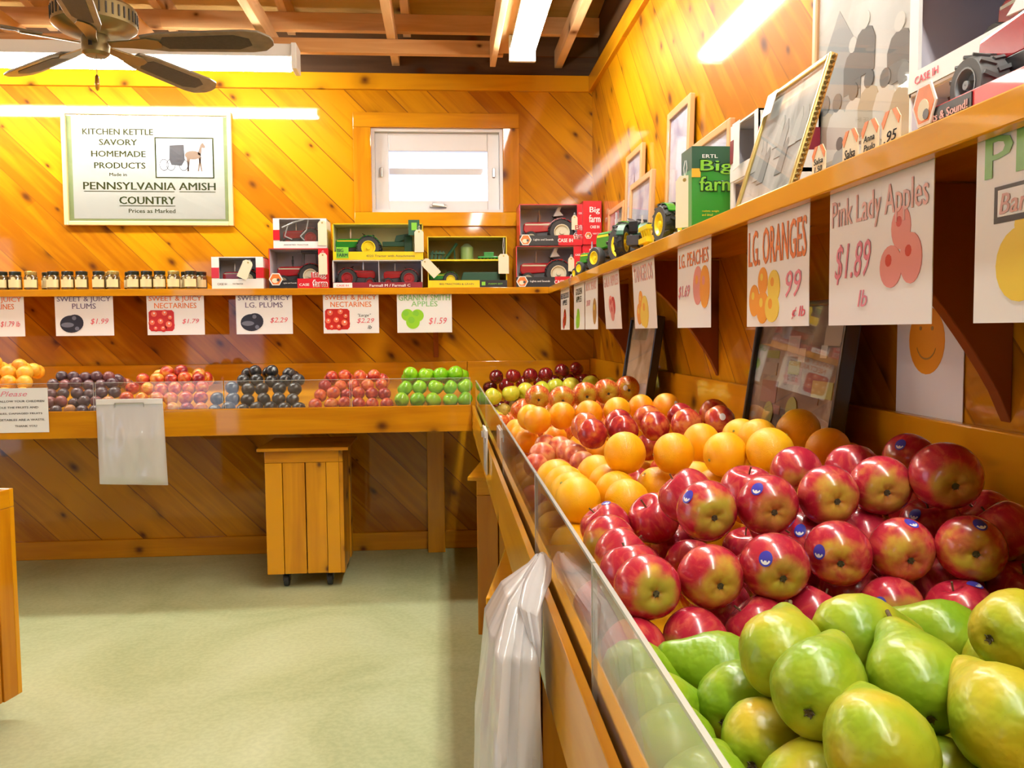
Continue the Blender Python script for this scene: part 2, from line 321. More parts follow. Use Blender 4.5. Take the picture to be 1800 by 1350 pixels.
# window
win = bpy.data.objects.new('window_1', None); COL.objects.link(win); win.location = (-.0225, 4.585, 1.9975); win['kind'] = 'structure'
wx, wz = .3415, .2175
m = MB(); t = .016
m.box(-wx, -.045, -wz, -wx + t, .045, wz); m.box(wx - t, -.045, -wz, wx, .045, wz); m.box(-wx + t, -.045, -wz, wx - t, .045, -wz + t); m.box(-wx + t, -.045, wz - t, wx - t, .045, wz)
m.build('frame', VINYL, win)
m = MB(); a, b2, c, d = -.256, .263, -.150, .108
m.box(-wx + t, -.012, -wz + t, a, .03, wz - t); m.box(b2, -.012, -wz + t, wx - t, .03, wz - t); m.box(a, -.012, -wz + t, b2, .03, c); m.box(a, -.012, d, b2, .03, wz - t)
m.build('sash', VINYL, win, bevel=.004)
m = MB(); m.box(a, .008, c, b2, .012, d); m.build('pane', GLASS, win)
m = MB(); m.box(a, .034, -.006, b2, .044, .026); m.build('outer_rail', VINYL, win)
m = MB(); m.box(-.045, -.030, -.186, .045, -.012, -.174); m.box(-.010, -.040, -.182, .055, -.028, -.164, 0, Matrix.Rotation(.12, 4, 'Y')); m.build('crank_handle', STEEL, win, bevel=.003)
for sx in (-1, 1):
    m = MB(); m.box(sx*.295 - .007, -.026, -.03, sx*.295 + .007, -.012, .02); m.build('latch', STEEL, win, bevel=.003)

# joists, beams, rafters
for i, x in enumerate((-3.19, -2.60, -2.00, -1.41, -.82, -.231, .20)):
    if i == 6: continue
    m = MB(); m.box(x - .02, -2.5, 2.54, x + .02, 4.57, 2.63); o = m.build('ceiling_joist', JOISTY, bevel=.002)
    tag(o, ['rough joist at the far left of the ceiling, out over the sign wall', 'rough joist left of the fan, second from the left wall', 'rough joist running over the left tip of the ceiling fan', 'rough joist running just over the fan motor', 'rough joist over the right tip of the fan', 'rough joist between the fan and the right hand tube light'][i], 'joist', 'open ceiling joists')
m = MB(); m.box(.60, -2.5, 2.54, .64, 4.57, 2.63); tag(m.build('ceiling_joist', JOISTY, bevel=.002), 'rough joist right of the right hand tube light, nearest the right wall', 'joist', 'open ceiling joists')
for i, x in enumerate((-3.13, -2.54, -1.94, -1.35, -.76, -.171, .42)):
    m = MB(); y0, y1 = 4.57, -2.5
    m.add([(x + dx, y, zs(y) - dz) for dx in (-.02, .02) for dz in (.001, .12) for y in (y0, y1)], [(0, 1, 3, 2), (4, 6, 7, 5), (0, 4, 5, 1), (2, 3, 7, 6), (0, 2, 6, 4), (1, 5, 7, 3)])
    tag(m.build('rafter', JOISTY), 'sloping rafter under the roof deck, %s from the left' % ['first', 'second', 'third', 'fourth', 'fifth', 'sixth', 'seventh'][i], 'rafter', 'rafters under the roof deck')
m = MB(); m.box(-3.6, 4.155, 2.473, .30, 4.195, 2.539); tag(m.build('ceiling_beam', JOISTX, bevel=.002), 'rough cross beam under the joists behind the long tube light', 'beam')
m = MB(); m.box(-3.6, 4.32, 2.631, .795, 4.36, 2.715); tag(m.build('ceiling_beam', JOISTX, bevel=.002), 'rough cross board lying on the joists near the back wall', 'beam')
m = MB(); m.box(-3.6, 3.35, 2.631, .795, 3.39, 2.72); tag(m.build('ceiling_beam', JOISTX, bevel=.002), 'rough cross board lying on the joists above the fan', 'beam')
m = MB(); m.box(.235, 1.0, 2.415, .262, 4.15, 2.54); m.box(.262, 1.0, 2.478, .45, 4.15, 2.498); tag(m.build('light_mounting_board', JOISTY, bevel=.002), 'plain wooden mounting board holding the right hand tube light', 'board')

# ------------------------------------------------------------------ wall shelves
t = thing('wall_shelf', 'long varnished pine shelf along the back wall carrying jars and boxed toys', 'shelf', (0, 4.27, 1.343))
m = MB(); m.box(-3.4, .02, .014, .795, .265, .033); m.build('board', PX, t)
m = MB(); m.box(-3.4, 0, 0, .524, .02, .033); m.build('edge_strip', PX, t, bevel=.002)
t = thing('wall_shelf', 'varnished pine shelf along the right wall carrying framed pictures and toy tractors', 'shelf', (.524, 0, 1.343))
m = MB(); m.box(.02, -.6, .014, .271, 4.29, .033); m.build('board', PY, t)
m = MB(); m.box(0, -.6, 0, .02, 4.27, .033); m.build('edge_strip', PY, t, bevel=.002)
def bracket(label, y):
    pts = [(.271, 0), (.025, 0), (.025, -.03)]
    for i in range(11):
        a = i/10; pts.append((.035 + .215*(a**.8), -.06 - .23*(a**1.6) - .025*math.sin(a*PI)))
    pts += [(.271, -.335)]
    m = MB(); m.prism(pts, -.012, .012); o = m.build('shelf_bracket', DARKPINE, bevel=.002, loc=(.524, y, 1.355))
    tag(o, label, 'bracket', 'curved brackets under the right shelf')
bracket('dark curved shelf bracket on the right wall beside the smiling orange picture', 1.15)
bracket('dark curved shelf bracket on the right wall between the two leaning black pictures', 2.44)
bracket('dark curved shelf bracket on the right wall nearest the corner', 3.66)
m = MB(); m.prism([(.265, 0), (.03, 0), (.03, -.03), (.12, -.13), (.2, -.22), (.265, -.335)], -.013, .013)
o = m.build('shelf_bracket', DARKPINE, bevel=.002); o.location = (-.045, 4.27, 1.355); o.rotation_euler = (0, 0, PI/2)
tag(o, 'dark shelf bracket seen edge on under the back shelf beside the green apples sign', 'bracket', 'brackets under the back shelf')

# ------------------------------------------------------------------ produce counters
t = thing('produce_counter', 'long varnished pine produce counter along the back wall', 'counter', (0, 3.78, 0))
m = MB(); m.box(-3.4, 0, .714, .1175, .02, .831); m.build('front_board', PX, t, bevel=.003)
m = MB(); m.add([(x, y, z + dz) for dz in (-.02, 0) for (y, z) in ((.02, .785), (.738, .90)) for x in (-3.4, .1175)], [(0, 1, 3, 2), (4, 6, 7, 5), (0, 4, 5, 1), (2, 3, 7, 6), (0, 2, 6, 4), (1, 5, 7, 3)]); m.build('bed', PX, t)
m = MB(); m.box(-3.4, .733, .70, .117, .753, 1.000); m.build('backboard', PX, t, bevel=.003)
for x in (-.10, -2.6):
    m = MB(); m.box(x, .655, 0, x + .09, .733, .78); m.build('leg', PZ, t, bevel=.003)
t = thing('produce_counter', 'varnished pine produce counter running along the right wall past the camera', 'counter', (.118, 0, 0))
m = MB(); m.box(0, .12, .714, .010, 3.78, .831); m.build('front_board', wood('bright varnished rail', (0, 1, 0), (0, 0, 1), hi=(.92, .47, .025), lo=(.74, .32, .012), vsc=5.0, knots=.8), t, bevel=.001)
m = MB(); m.box(.0190, .12, .735, .032, 3.78, .828); m.build('inner_strip', bpy.data.materials['bright varnished rail'], t, bevel=.0015)
m = MB(); m.add([(x, y, z + dz) for dz in (-.02, 0) for (x, z) in ((.010, .752), (.656, .816)) for y in (.12, 4.512)], [(0, 1, 3, 2), (4, 6, 7, 5), (0, 4, 5, 1), (2, 3, 7, 6), (0, 2, 6, 4), (1, 5, 7, 3)]); m.build('bed', PY, t)
m = MB(); m.box(.6565, .12, .70, .6765, 4.533, 1.010); m.build('backboard', PY, t, bevel=.003)
m = MB(); m.box(.001, 4.513, .70, .656, 4.533, 1.000); m.build('end_board', PX, t, bevel=.003)
for y in (.2, 1.35, 2.6, 4.3):
    m = MB(); m.box(.58, y, 0, .655, y + .09, .78); m.build('leg', PZ, t, bevel=.003)
ED = [('near pears', .16, .764), ('near red apples', .768, 1.262), ('front oranges and peaches', 1.268, 1.978), ('back oranges and apples', 1.984, 2.80), ('dark red apples by the corner', 2.806, 3.74)]
for nm, y0, y1 in ED:
    m = MB(); m.box(.1325, y0 + .004, .7545, .1365, y1 - .004, .9405); gd = m.build('acrylic_guard', ACRYLH if y0 < .5 else ACRYL)
    m = MB(); m.box(.1325, y0, .9405, .1365, y1, .9435); m.box(.1325, y0, .7545, .1365, y0 + .0035, .9405); m.box(.1325, y1 - .0035, .7545, .1365, y1, .9405); m.build('polished_edge', EDGE, gd)
    tag(gd, 'clear acrylic guard panel standing in front of the ' + nm, 'guard panel', 'acrylic guards on the right counter')
for nm, x0, x1 in [('nectarines and the left plums', -1.505, -.966), ('black plums and right nectarines', -.960, -.418), ('green apples', -.412, .112), ('oranges at the far left', -2.05, -1.511)]:
    m = MB(); m.box(x0 + .002, 3.8005, .7885, x1 - .002, 3.8035, .950); gd = m.build('acrylic_guard', ACRYL)
    m = MB(); m.box(x0, 3.8005, .950, x1, 3.8035, .952); m.box(x0, 3.8005, .7885, x0 + .002, 3.8035, .950); m.box(x1 - .002, 3.8005, .7885, x1, 3.8035, .950); m.build('polished_edge', EDGE, gd)
    tag(gd, 'clear acrylic guard panel on the back counter before the ' + nm, 'guard panel', 'acrylic guards on the back counter')

# ------------------------------------------------------------------ rolling bins
def bin_cart(label, x, y, rotz, w=.346, h=.632, lid=True):
    t = thing('rolling_bin', label, 'bin', (x, y, 0), rotz, 'slatted pine bins on casters')
    z0 = .07; a = w/2; th = .018; rail = .055; sw = .075
    for k in range(4):
        R = Matrix.Rotation(k*PI/2, 4, 'Z')
        m = MB(); m.box(-a, -a, h - rail, a - th, -a + th, h, 0, R); m.build('top_rail', PX if k % 2 == 0 else PY, t, bevel=.002)
        m = MB()
        m.box(-a, -a, z0, -a + sw, -a + th, h - rail - .001, 0, R); m.build('stile', PZ, t, bevel=.002)
        m = MB(); m.box(a - sw, -a, z0, a - th - .0005, -a + th, h - rail - .001, 0, R); m.build('stile', PZ, t, bevel=.002)
        g = .0025; mid = .004
        m = MB(); m.box(-a + sw + g, -a + .005, z0, mid - g, -a + th, h - rail - .001, 0, R); m.box(mid + g, -a + .005, z0, a - sw - g, -a + th, h - rail - .001, 0, R)
        m.build('slat_panel', PZ, t, bevel=.0015)
    m = MB(); m.box(-a + th, -a + th, z0, a - th, a - th, z0 + .015); m.build('bottom_board', PX, t)
    if lid:
        l = a + .028; m = MB(); m.box(-l, -l, h, l, l, h + .014); m.build('lid', PX, t, bevel=.002)
    for sx in (-1, 1):
        for sy in (-1, 1):
            c = MB(); cx, cy = sx*(a - .075), sy*(a - .06)
            c.box(cx - .018, cy - .02, .058, cx + .018, cy + .02, z0); c.box(cx - .016, cy - .012, .026, cx - .0125, cy + .012, .06); c.box(cx + .0125, cy - .012, .026, cx + .016, cy + .012, .06)
            o = c.build('caster', BLACK, t)
            k = MB(); k.lathe([(.012, -.011), (.026, -.011), (.028, -.007), (.028, .007), (.026, .011), (.012, .011)], 16, 0, Matrix.Translation((cx, cy, .028)) @ Matrix.Rotation(PI/2, 4, 'Y')); k.build('wheel', RUBBER, o, smooth=40)
    return t
bin_cart('slatted pine bin with flat lid on black casters under the back counter', -.637, 4.035, 0)
c9, s9 = math.cos(-.17), math.sin(-.17)
for lab, x, y in (('pine bin whose lid corner pokes out under the far half of the right counter', .075, 2.98), ('pine bin whose lid corner pokes out behind the hanging plastic bags', .073, 1.61)):
    bin_cart(lab, x + .2*c9 - .2*s9, y + .2*s9 + .2*c9, -.17)
th = -.222; cw, sw_ = math.cos(th), math.sin(th)
bin_cart('open slatted pine bin cut off at the left edge, out on the floor', -1.300 - .173*cw + .173*sw_, 2.655 - .173*sw_ - .173*cw, th, h=.700, lid=False)

# ------------------------------------------------------------------ ceiling fan
fan = thing('ceiling_fan', 'antique brass ceiling fan with five grey brown cane blades', 'fan', (-1.214, 3.19, 2.187))
m = MB(); m.cyl((0, 0, .14), (0, 0, .74), .012, 12); m.lathe([(.02, .66), (.055, .72), (.06, .772)], 20); m.build('rod', BRONZE, fan, smooth=40)
m = MB(); m.lathe([(.05, .025), (.115, .035), (.140, .055), (.140, .115), (.132, .125), (.09, .15), (.03, .165)], 36); m.build('motor_housing', BRONZE, fan, smooth=35)
m = MB()
for i in range(40):
    a = 2*PI*i/40; m.box(-.0025, -.1425, .066, .0025, -.139, .104, 0, Matrix.Rotation(a, 4, 'Z'))
m.build('vent_band', CANE, fan)
m = MB(); m.lathe([(.02, -.048), (.036, -.046), (.046, -.036), (.047, .012), (.04, .026)], 24); m.build('switch_cup', BRONZE, fan, smooth=35)
m = MB(); m.box(-.006, -.049, -.022, .006, -.045, -.004); m.build('name_plate', BLACK, fan)
for i in range(5):
    a = math.radians(-5 + 72*i); R = Matrix.Rotation(a, 4, 'Z') @ Matrix.Rotation(math.radians(-14), 4, 'X')
    pts = [(.17, -.040), (.24, -.055), (.54, -.066), (.59, -.058), (.625, -.025), (.63, 0), (.625, .025), (.59, .058), (.54, .066), (.24, .055), (.17, .040)]
    Mx = R @ Matrix.Rotation(PI/2, 4, 'X')
    m = MB(); m.prism(pts, -.004, .004, 0, Mx); bl = m.build('blade', BLADE, fan, bevel=.002)
    m = MB(); m.prism([(.25, -.034), (.50, -.043), (.55, -.02), (.55, .02), (.50, .043), (.25, .034), (.225, 0)], .0035, .0055, 0, Mx); m.prism([(.25, -.034), (.50, -.043), (.55, -.02), (.55, .02), (.50, .043), (.25, .034), (.225, 0)], -.0055, -.0035, 0, Mx); m.build('cane_inset', CANE, bl)
    m = MB(); m.prism([(.05, -.016), (.12, -.022), (.19, -.034), (.23, -.02), (.235, 0), (.23, .02), (.19, .034), (.12, .022), (.05, .016)], -.0095, -.0045, 0, Mx); m.build('blade_iron', BRONZE, bl, bevel=.001)
m = MB(); m.tube([(.012, -.03, -.03), (.014, -.035, -.12)], .0012); m.build('pull_chain', BRONZE, fan)
m = MB(); m.lathe([(.002, 0), (.006, -.006), (.008, -.03), (.006, -.05), (.002, -.055)], 12, 0, Matrix.Translation((.014, -.035, -.12))); m.build('chain_pendant', PZ, fan, smooth=40)

# ------------------------------------------------------------------ hanging price signs (local x to the right, z up from the top edge, front towards -y)
def sign(label, loc, rotz, w=.272, h=.203, lines=(), pic=None, price=None, tilt=0, group='price signs under the shelves'):
    t = thing('price_sign', label, 'sign', loc, rotz, group); t.rotation_euler = (tilt, 0, rotz)
    m = MB(); m.box(-w/2, -.0005, -h, w/2, .0005, 0); m.build('card', PAPER, t)
    for (s, z, hh, ww, mat, b) in lines:
        text(s, hh, mat, t, 0, z, ww, bold=b)
    if pic: pic(t)
    if price:
        for (s, x, z, hh, ww, mat) in price: text(s, hh, mat, t, x, z, ww, slant=.25, name='price')
    return t
def pic_plums(t):
    m = MB(); m.disc(-.063, -.146, .052, -.0012, -.0005, 0, 24, .042); m.disc(-.045, -.140, .040, -.0016, -.0012, 0, 20, .040); m.disc(-.080, -.150, .030, -.002, -.0016, 1, 16, .012); m.disc(-.036, -.168, .010, -.002, -.0016, 1); m.disc(-.048, -.117, .010, -.002, -.0016, 1); m.build('picture', [F_PLUM, F_PLUMH], t)
def pic_nect(t):
    m = MB(); m.prism([(-.128, -.092), (-.118, -.082), (-.018, -.082), (-.008, -.092), (-.008, -.172), (-.018, -.184), (-.118, -.184), (-.128, -.172)], -.0011, -.0005, 0)
    r = random.Random(3)
    for x, z, q in ((-.10, -.105, .022), (-.05, -.10, .02), (-.025, -.12, .016), (-.11, -.145, .02), (-.07, -.14, .021), (-.03, -.155, .024), (-.095, -.172, .014), (-.06, -.172, .016)):
        m.disc(x, z, q, -.0015, -.0011, 0); m.disc(x - q*.15, z + q*.2, q*.62, -.0018, -.0015, 1); m.disc(x - q*.1, z + q*.35, q*.2, -.0021, -.0018, 2, 8)
    m.build('picture', [F_RED, F_REDH, WHITE], t)
def pic_green(t):
    m = MB()
    for n_, (x, z, q) in enumerate(((-.085, -.115, .030), (-.035, -.118, .031), (-.058, -.150, .034))): yy = -.0012 - .0003*n_; m.disc(x, z, q, yy, -.0005, 0, 20); m.disc(x - .008, z + .010, q*.5, yy - .0001, yy + .0001, 1)
    m.build('picture', [F_GRN, LGREEN], t)
def pic_two(A, B, pts):
    def f(t):
        m = MB()
        for n_, (x, z, q, rz, k) in enumerate(pts): yy = -.0012 - .0002*n_; m.disc(x, z, q, yy, -.0005, k % 2, 20, rz); m.disc(x - q*.2, z + rz*.3, q*.3, yy - .0001, yy + .0001, 1 - k % 2, 10)
        m.build('picture', [A, B], t)
    return f
YB = 4.293; ZS = 1.3565
sj = lambda second, a, b, wid: [('SWEET & JUICY', -.044, .030, .250, a, .012), (second, -.073, .026, wid, b, .012)]
sign('white sign reading sweet and juicy nectarines with orange letters, cut off at the left edge', (-2.15, YB, ZS), 0, lines=sj('NECTARINES', T_OR, T_OR, .18), pic=pic_nect, price=[('$1.79 lb', .07, -.16, .03, .09, INKR)])
sign('white sign reading sweet and juicy plums above the mixed plum pile', (-1.735, YB, ZS), 0, lines=sj('PLUMS', T_PUR, T_PUR, .11), pic=pic_plums, price=[('$1.99', .07, -.15, .03, .085, INKR)])
sign('white nectarines sign with red fruit picture, third from the left', (-1.305, YB, ZS), 0, lines=sj('NECTARINES', T_OR, T_OR, .20), pic=pic_nect, price=[('$1.79', .07, -.15, .025, .08, INKR)])
sign('white sign reading sweet and juicy lg. plums above the black plums', (-.881, YB, ZS), 0, lines=sj('LG. PLUMS', T_PUR, T_PUR, .18), pic=pic_plums, price=[('$2.29', .07, -.15, .028, .085, INKR)])
sign('white nectarines sign with the handwritten word Large beside its red picture', (-.459, YB, ZS), 0, lines=sj('NECTARINES', T_OR, T_OR, .20), pic=pic_nect, price=[('"Large"', .065, -.125, .018, .065, INK), ('$2.29', .07, -.155, .026, .085, INKR), ('lb', .09, -.182, .018, .02, INK)])
sign('white sign reading granny smith apples in green letters, rightmost on the back shelf', (-.097, YB, ZS), 0, lines=[('GRANNY SMITH', -.044, .030, .255, T_GRN, .012), ('APPLES', -.073, .026, .13, T_GRN, .012)], pic=pic_green, price=[('$1.59', .065, -.165, .036, .09, INKR)])
XR = .5485
def rsign(label, y0, y1, tilt=0, h=.196, zt=1.3565, **k): y0 *= 1.025; y1 *= 1.025; return sign(label, (XR, (y0 + y1)/2, zt), -PI/2, w=abs(y0 - y1), h=h, tilt=tilt, group='price signs under the right shelf', **k)
rsign('narrow looking white sign with a dark red apple picture, farthest on the right shelf', 3.90, 3.63, lines=[('RED DELICIOUS', -.055, .026, .24, INK, .01), ('APPLES', -.085, .024, .14, INK, .01)], pic=pic_two(RED2, RED, [(.0, -.14, .04, .038, 0), (-.04, -.165, .03, .028, 1)]))
rsign('white sign with a yellow green apple picture, second farthest on the right shelf', 3.50, 3.24, lines=[('GOLDEN', -.055, .026, .16, INKG, .01), ('APPLES', -.085, .024, .14, INKG, .01)], pic=pic_two(F_GRN, LGREEN, [(-.02, -.15, .04, .04, 0), (-.05, -.165, .03, .028, 1)]))
rsign('white sign with a brown pear picture, third farthest on the right shelf', 3.22, 2.955, lines=[('BOSC PEARS', -.05, .030, .22, T_PINK, .01)], pic=pic_two(F_BRN, F_YEL, [(.075, -.13, .038, .048, 0)]), price=[('$1.69', -.06, -.11, .025, .08, INKP)])
rsign('white sign with a small red apple picture, tilted on the right shelf', 2.86, 2.60, tilt=.06, lines=[('GALA APPLES', -.055, .034, .24, T_PINK, .012)], pic=pic_two(F_PNK, RED, [(-.02, -.115, .036, .03, 0), (.02, -.12, .03, .03, 1), (0, -.14, .03, .03, 0)]))
rsign('white sign with orange violet letters and a tangelo picture below, tilted', 2.41, 2.155, tilt=.05, lines=[('TANGELOS', -.065, .045, .22, T_PINK, .012)], pic=pic_two(F_ORG, F_YEL, [(-.04, -.12, .025, .03, 0), (-.065, -.155, .03, .03, 0), (-.02, -.16, .032, .03, 1), (.005, -.15, .04, .045, 1)]))
rsign('white sign with two tall pink and orange fruit pictures, beside the oranges sign', 1.93, 1.685, lines=[('LG. PEACHES', -.060, .032, .22, T_OR, .012)], pic=pic_two(F_PNK, F_ORG, [(.035, -.105, .034, .042, 0), (.085, -.110, .034, .045, 1)]), price=[('$1.69', -.07, -.13, .03, .09, INKP)])
rsign('white sign reading L.G. ORANGES with orange halves and a 99 cent price', 1.478, 1.221, lines=[('LG. ORANGES', -.090, .062, .245, T_OR, .012)], pic=pic_two(F_ORG, F_YEL, [(-.055, -.118, .022, .024, 0), (-.095, -.150, .024, .028, 0), (-.055, -.163, .028, .028, 0), (-.005, -.130, .026, .028, 1), (-.012, -.165, .030, .024, 1)]), price=[('99', .075, -.150, .042, .06, INKP), ('¢ lb', .095, -.185, .02, .05, INKR)])
rsign('large white sign reading Pink Lady Apples priced at one eighty nine a pound', 1.155, .903, lines=[('Pink Lady Apples', -.072, .048, .240, T_PINK, .008)], pic=pic_two(F_PNK, RED, [(.062, -.080, .022, .026, 0), (.040, -.125, .026, .026, 0), (.085, -.118, .024, .030, 0)]), price=[('$1.89', -.06, -.140, .055, .10, INKP), ('lb', -.03, -.172, .022, .025, INKP)])
def pic_pears(t):
    m = MB()
    for n_, (x, z, q) in enumerate(((-.06, -.14, .036), (-.01, -.15, .036), (.05, -.145, .04))): yy = -.0012 - .0003*n_; m.disc(x, z, q, yy, -.0005, 0, 20); m.disc(x + .012, z + q*1.05, q*.6, yy + .0001, -.0005, 0, 16)
    m.build('picture', [F_YEL], t)
    m = MB(); m.box(-.10, -.0016, -.098, .12, -.0005, -.062, 0); m.box(-.094, -.0020, -.092, .12, -.0016, -.066, 1); m.build('sticker_strip', [BLACK, PAPER], t)
    text('Bart', .020, T_PINK, t, -.090, -.090, .05, y=-.0024, bold=.02, slant=.2, align='L')
t = sign('white sign with green outlined letters PL and pear picture, at the right edge', (XR, .7175, 1.3565), -PI/2, w=.262, h=.196, group='price signs under the right shelf', pic=pic_pears)
text('PL', .040, T_GRN, t, -.115, -.052, .085, bold=.03, align='L')
# notice on the back counter
t = thing('notice_card', 'white printed notice asking shoppers about handling fruit, on the back counter front at left', 'notice', (-1.830, 3.7775, .934))
m = MB(); m.box(-.139, -.0012, -.190, .139, 0, 0); m.build('card', PAPER, t)
text('Please', .022, INKP, t, 0, -.035, .11, slant=.35, y=-.0018)
for i, (s, al, ww) in enumerate((('DO NOT ALLOW YOUR CHILDREN', 'L', .25), ('TO HANDLE THE FRUITS AND', 'L', .225), ('VEGETABLES, DAMAGED FRUITS', 'L', .24), ('AND VEGETABLES ARE A WASTE.', 'L', .25), ('THANK YOU', 'R', .09))):
    text(s, .0085, INK, t, -.126 if al == 'L' else .09, -.060 - .0265*i, ww, align=al, bold=.01, y=-.0018)

# ------------------------------------------------------------------ big framed sign on the back wall
t = thing('framed_sign', 'large pale framed sign for homemade Amish country products on the back wall', 'sign', (-1.486, 4.533, 1.997)); t.rotation_euler = (0, .004, 0)
fw, fh, fb = .418, .287, .022
m = MB(); m.box(-fw, -.022, -fh, -fw + fb, 0, fh); m.box(fw - fb, -.022, -fh, fw, 0, fh); m.box(-fw + fb, -.022, -fh, fw - fb, 0, -fh + fb); m.box(-fw + fb, -.022, fh - fb, fw - fb, 0, fh); m.build('frame', PALEF, t, bevel=.004)
m = MB(); m.box(-fw + fb, -.006, -fh + fb, fw - fb, -.002, fh - fb); m.build('mat_board', flat('green mat board', (.20, .25, .10), .6), t)
m = MB(); m.box(-.372, -.0075, -.252, .376, -.006, .262); m.build('sheet', flat('cream sheet', (.40, .40, .36), .6, spec=.1), t)
for s, x, z, h, ww, b in (('KITCHEN KETTLE', -.145, .168, .030, .345, .012), ('SAVORY', -.145, .116, .030, .185, .016), ('HOMEMADE', -.145, .058, .030, .265, .016), ('PRODUCTS', -.140, .000, .030, .250, .016), ('Made in', -.150, -.038, .016, .085, .0), ('PENNSYLVANIA AMISH', .004, -.106, .038, .652, .018), ('COUNTRY', -.010, -.178, .038, .275, .022), ('Prices as Marked', .012, -.222, .020, .230, .006)):
    text(s, h, INKG, t, x, z, ww, y=-.0080, bold=max(.02, b*1.8))
m = MB(); m.box(-.320, -.0086, -.116, .125, -.0076, -.113); m.box(.150, -.0086, -.116, .330, -.0076, -.113); m.box(-.148, -.0086, -.188, .128, -.0076, -.185); m.build('underline', INKG, t)
m = MB(); m.box(.034, -.0086, -.046, .326, -.0076, .158, 0); m.box(.041, -.0090, -.040, .319, -.0086, .152, 1); m.box(.041, -.0092, .060, .319, -.0090, .125, 2)
m.prism([(.105, .045), (.108, .118), (.178, .122), (.182, .045), (.165, .016), (.115, .020)], -.0098, -.0092, 3)                      # buggy body
for x in (.078, .112, .175):
    for i in range(16):
        a0, a1 = 2*PI*i/16, 2*PI*(i + 1)/16
        m.prism([(x + .023*math.cos(a0), .020 + .030*math.sin(a0)), (x + .023*math.cos(a1), .020 + .030*math.sin(a1)), (x + .020*math.cos(a1), .020 + .026*math.sin(a1)), (x + .020*math.cos(a0), .020 + .026*math.sin(a0))], -.0100, -.0092, 3)
m.disc(.222, .070, .040, -.0098, -.0092, 4, 16, .022); m.prism([(.245, .075), (.262, .124), (.272, .134), (.286, .112), (.280, .106), (.268, .108), (.262, .066)], -.0098, -.0092, 4)
for x0, x1 in ((.190, .196), (.200, .192), (.248, .262), (.255, .244)): m.prism([(x0, .062), (x0 + .010, .062), (x1 + .006, -.012), (x1, -.012)], -.0097, -.0092, 4)
m.build('buggy_picture', [INKG, flat('snowy picture ground', (.74, .78, .84), .5), flat('picture sky blue', (.48, .58, .70), .5), DGREY, flat('horse brown', (.20, .13, .09), .6)], t)
m = MB(); m.box(-fw + fb, -.0125, -fh + fb, fw - fb, -.0115, fh - fb); m.build('glazing', GLASS, t)

# ------------------------------------------------------------------ toy tractors
def wheel(m, x, y, z, R, wd, lugs, mt=0, mr=1):
    M = Matrix.Translation((x, y, z)) @ Matrix.Rotation(PI/2, 4, 'X')
    m.lathe([(R*.60, -wd/2), (R*.92, -wd/2), (R, -wd*.3), (R, wd*.3), (R*.92, wd/2), (R*.60, wd/2)], 22, mt, M, cap=False)
    if lugs:
        for i in range(lugs):
            for s in (-1, 1):
                a = 2*PI*(i + (.5 if s > 0 else 0))/lugs
                m.box(-R*.07, (0 if s > 0 else -wd*.5), R*.97, R*.07, (wd*.5 if s > 0 else 0), R*1.07, mt, Matrix.Translation((x, y, z)) @ Matrix.Rotation(a, 4, 'Y') @ Matrix.Rotation(s*.35, 4, 'Z'))
def rim(m, x, y, z, R, wd, mr=0):
    M = Matrix.Translation((x, y, z)) @ Matrix.Rotation(PI/2, 4, 'X')
    m.lathe([(R*.62, -wd*.52), (R*.56, -wd*.52), (R*.48, -wd*.2), (R*.18, -wd*.2), (R*.16, -wd*.5), (R*.02, -wd*.5)], 20, mr, M, cap=False); m.lathe([(R*.62, wd*.52), (R*.56, wd*.52), (R*.48, wd*.2), (R*.18, wd*.2), (R*.16, wd*.5), (R*.02, wd*.5)], 20, mr, M, cap=False)
    m.lathe([(R*.60, -wd*.1), (R*.60, wd*.1)], 20, mr, M)
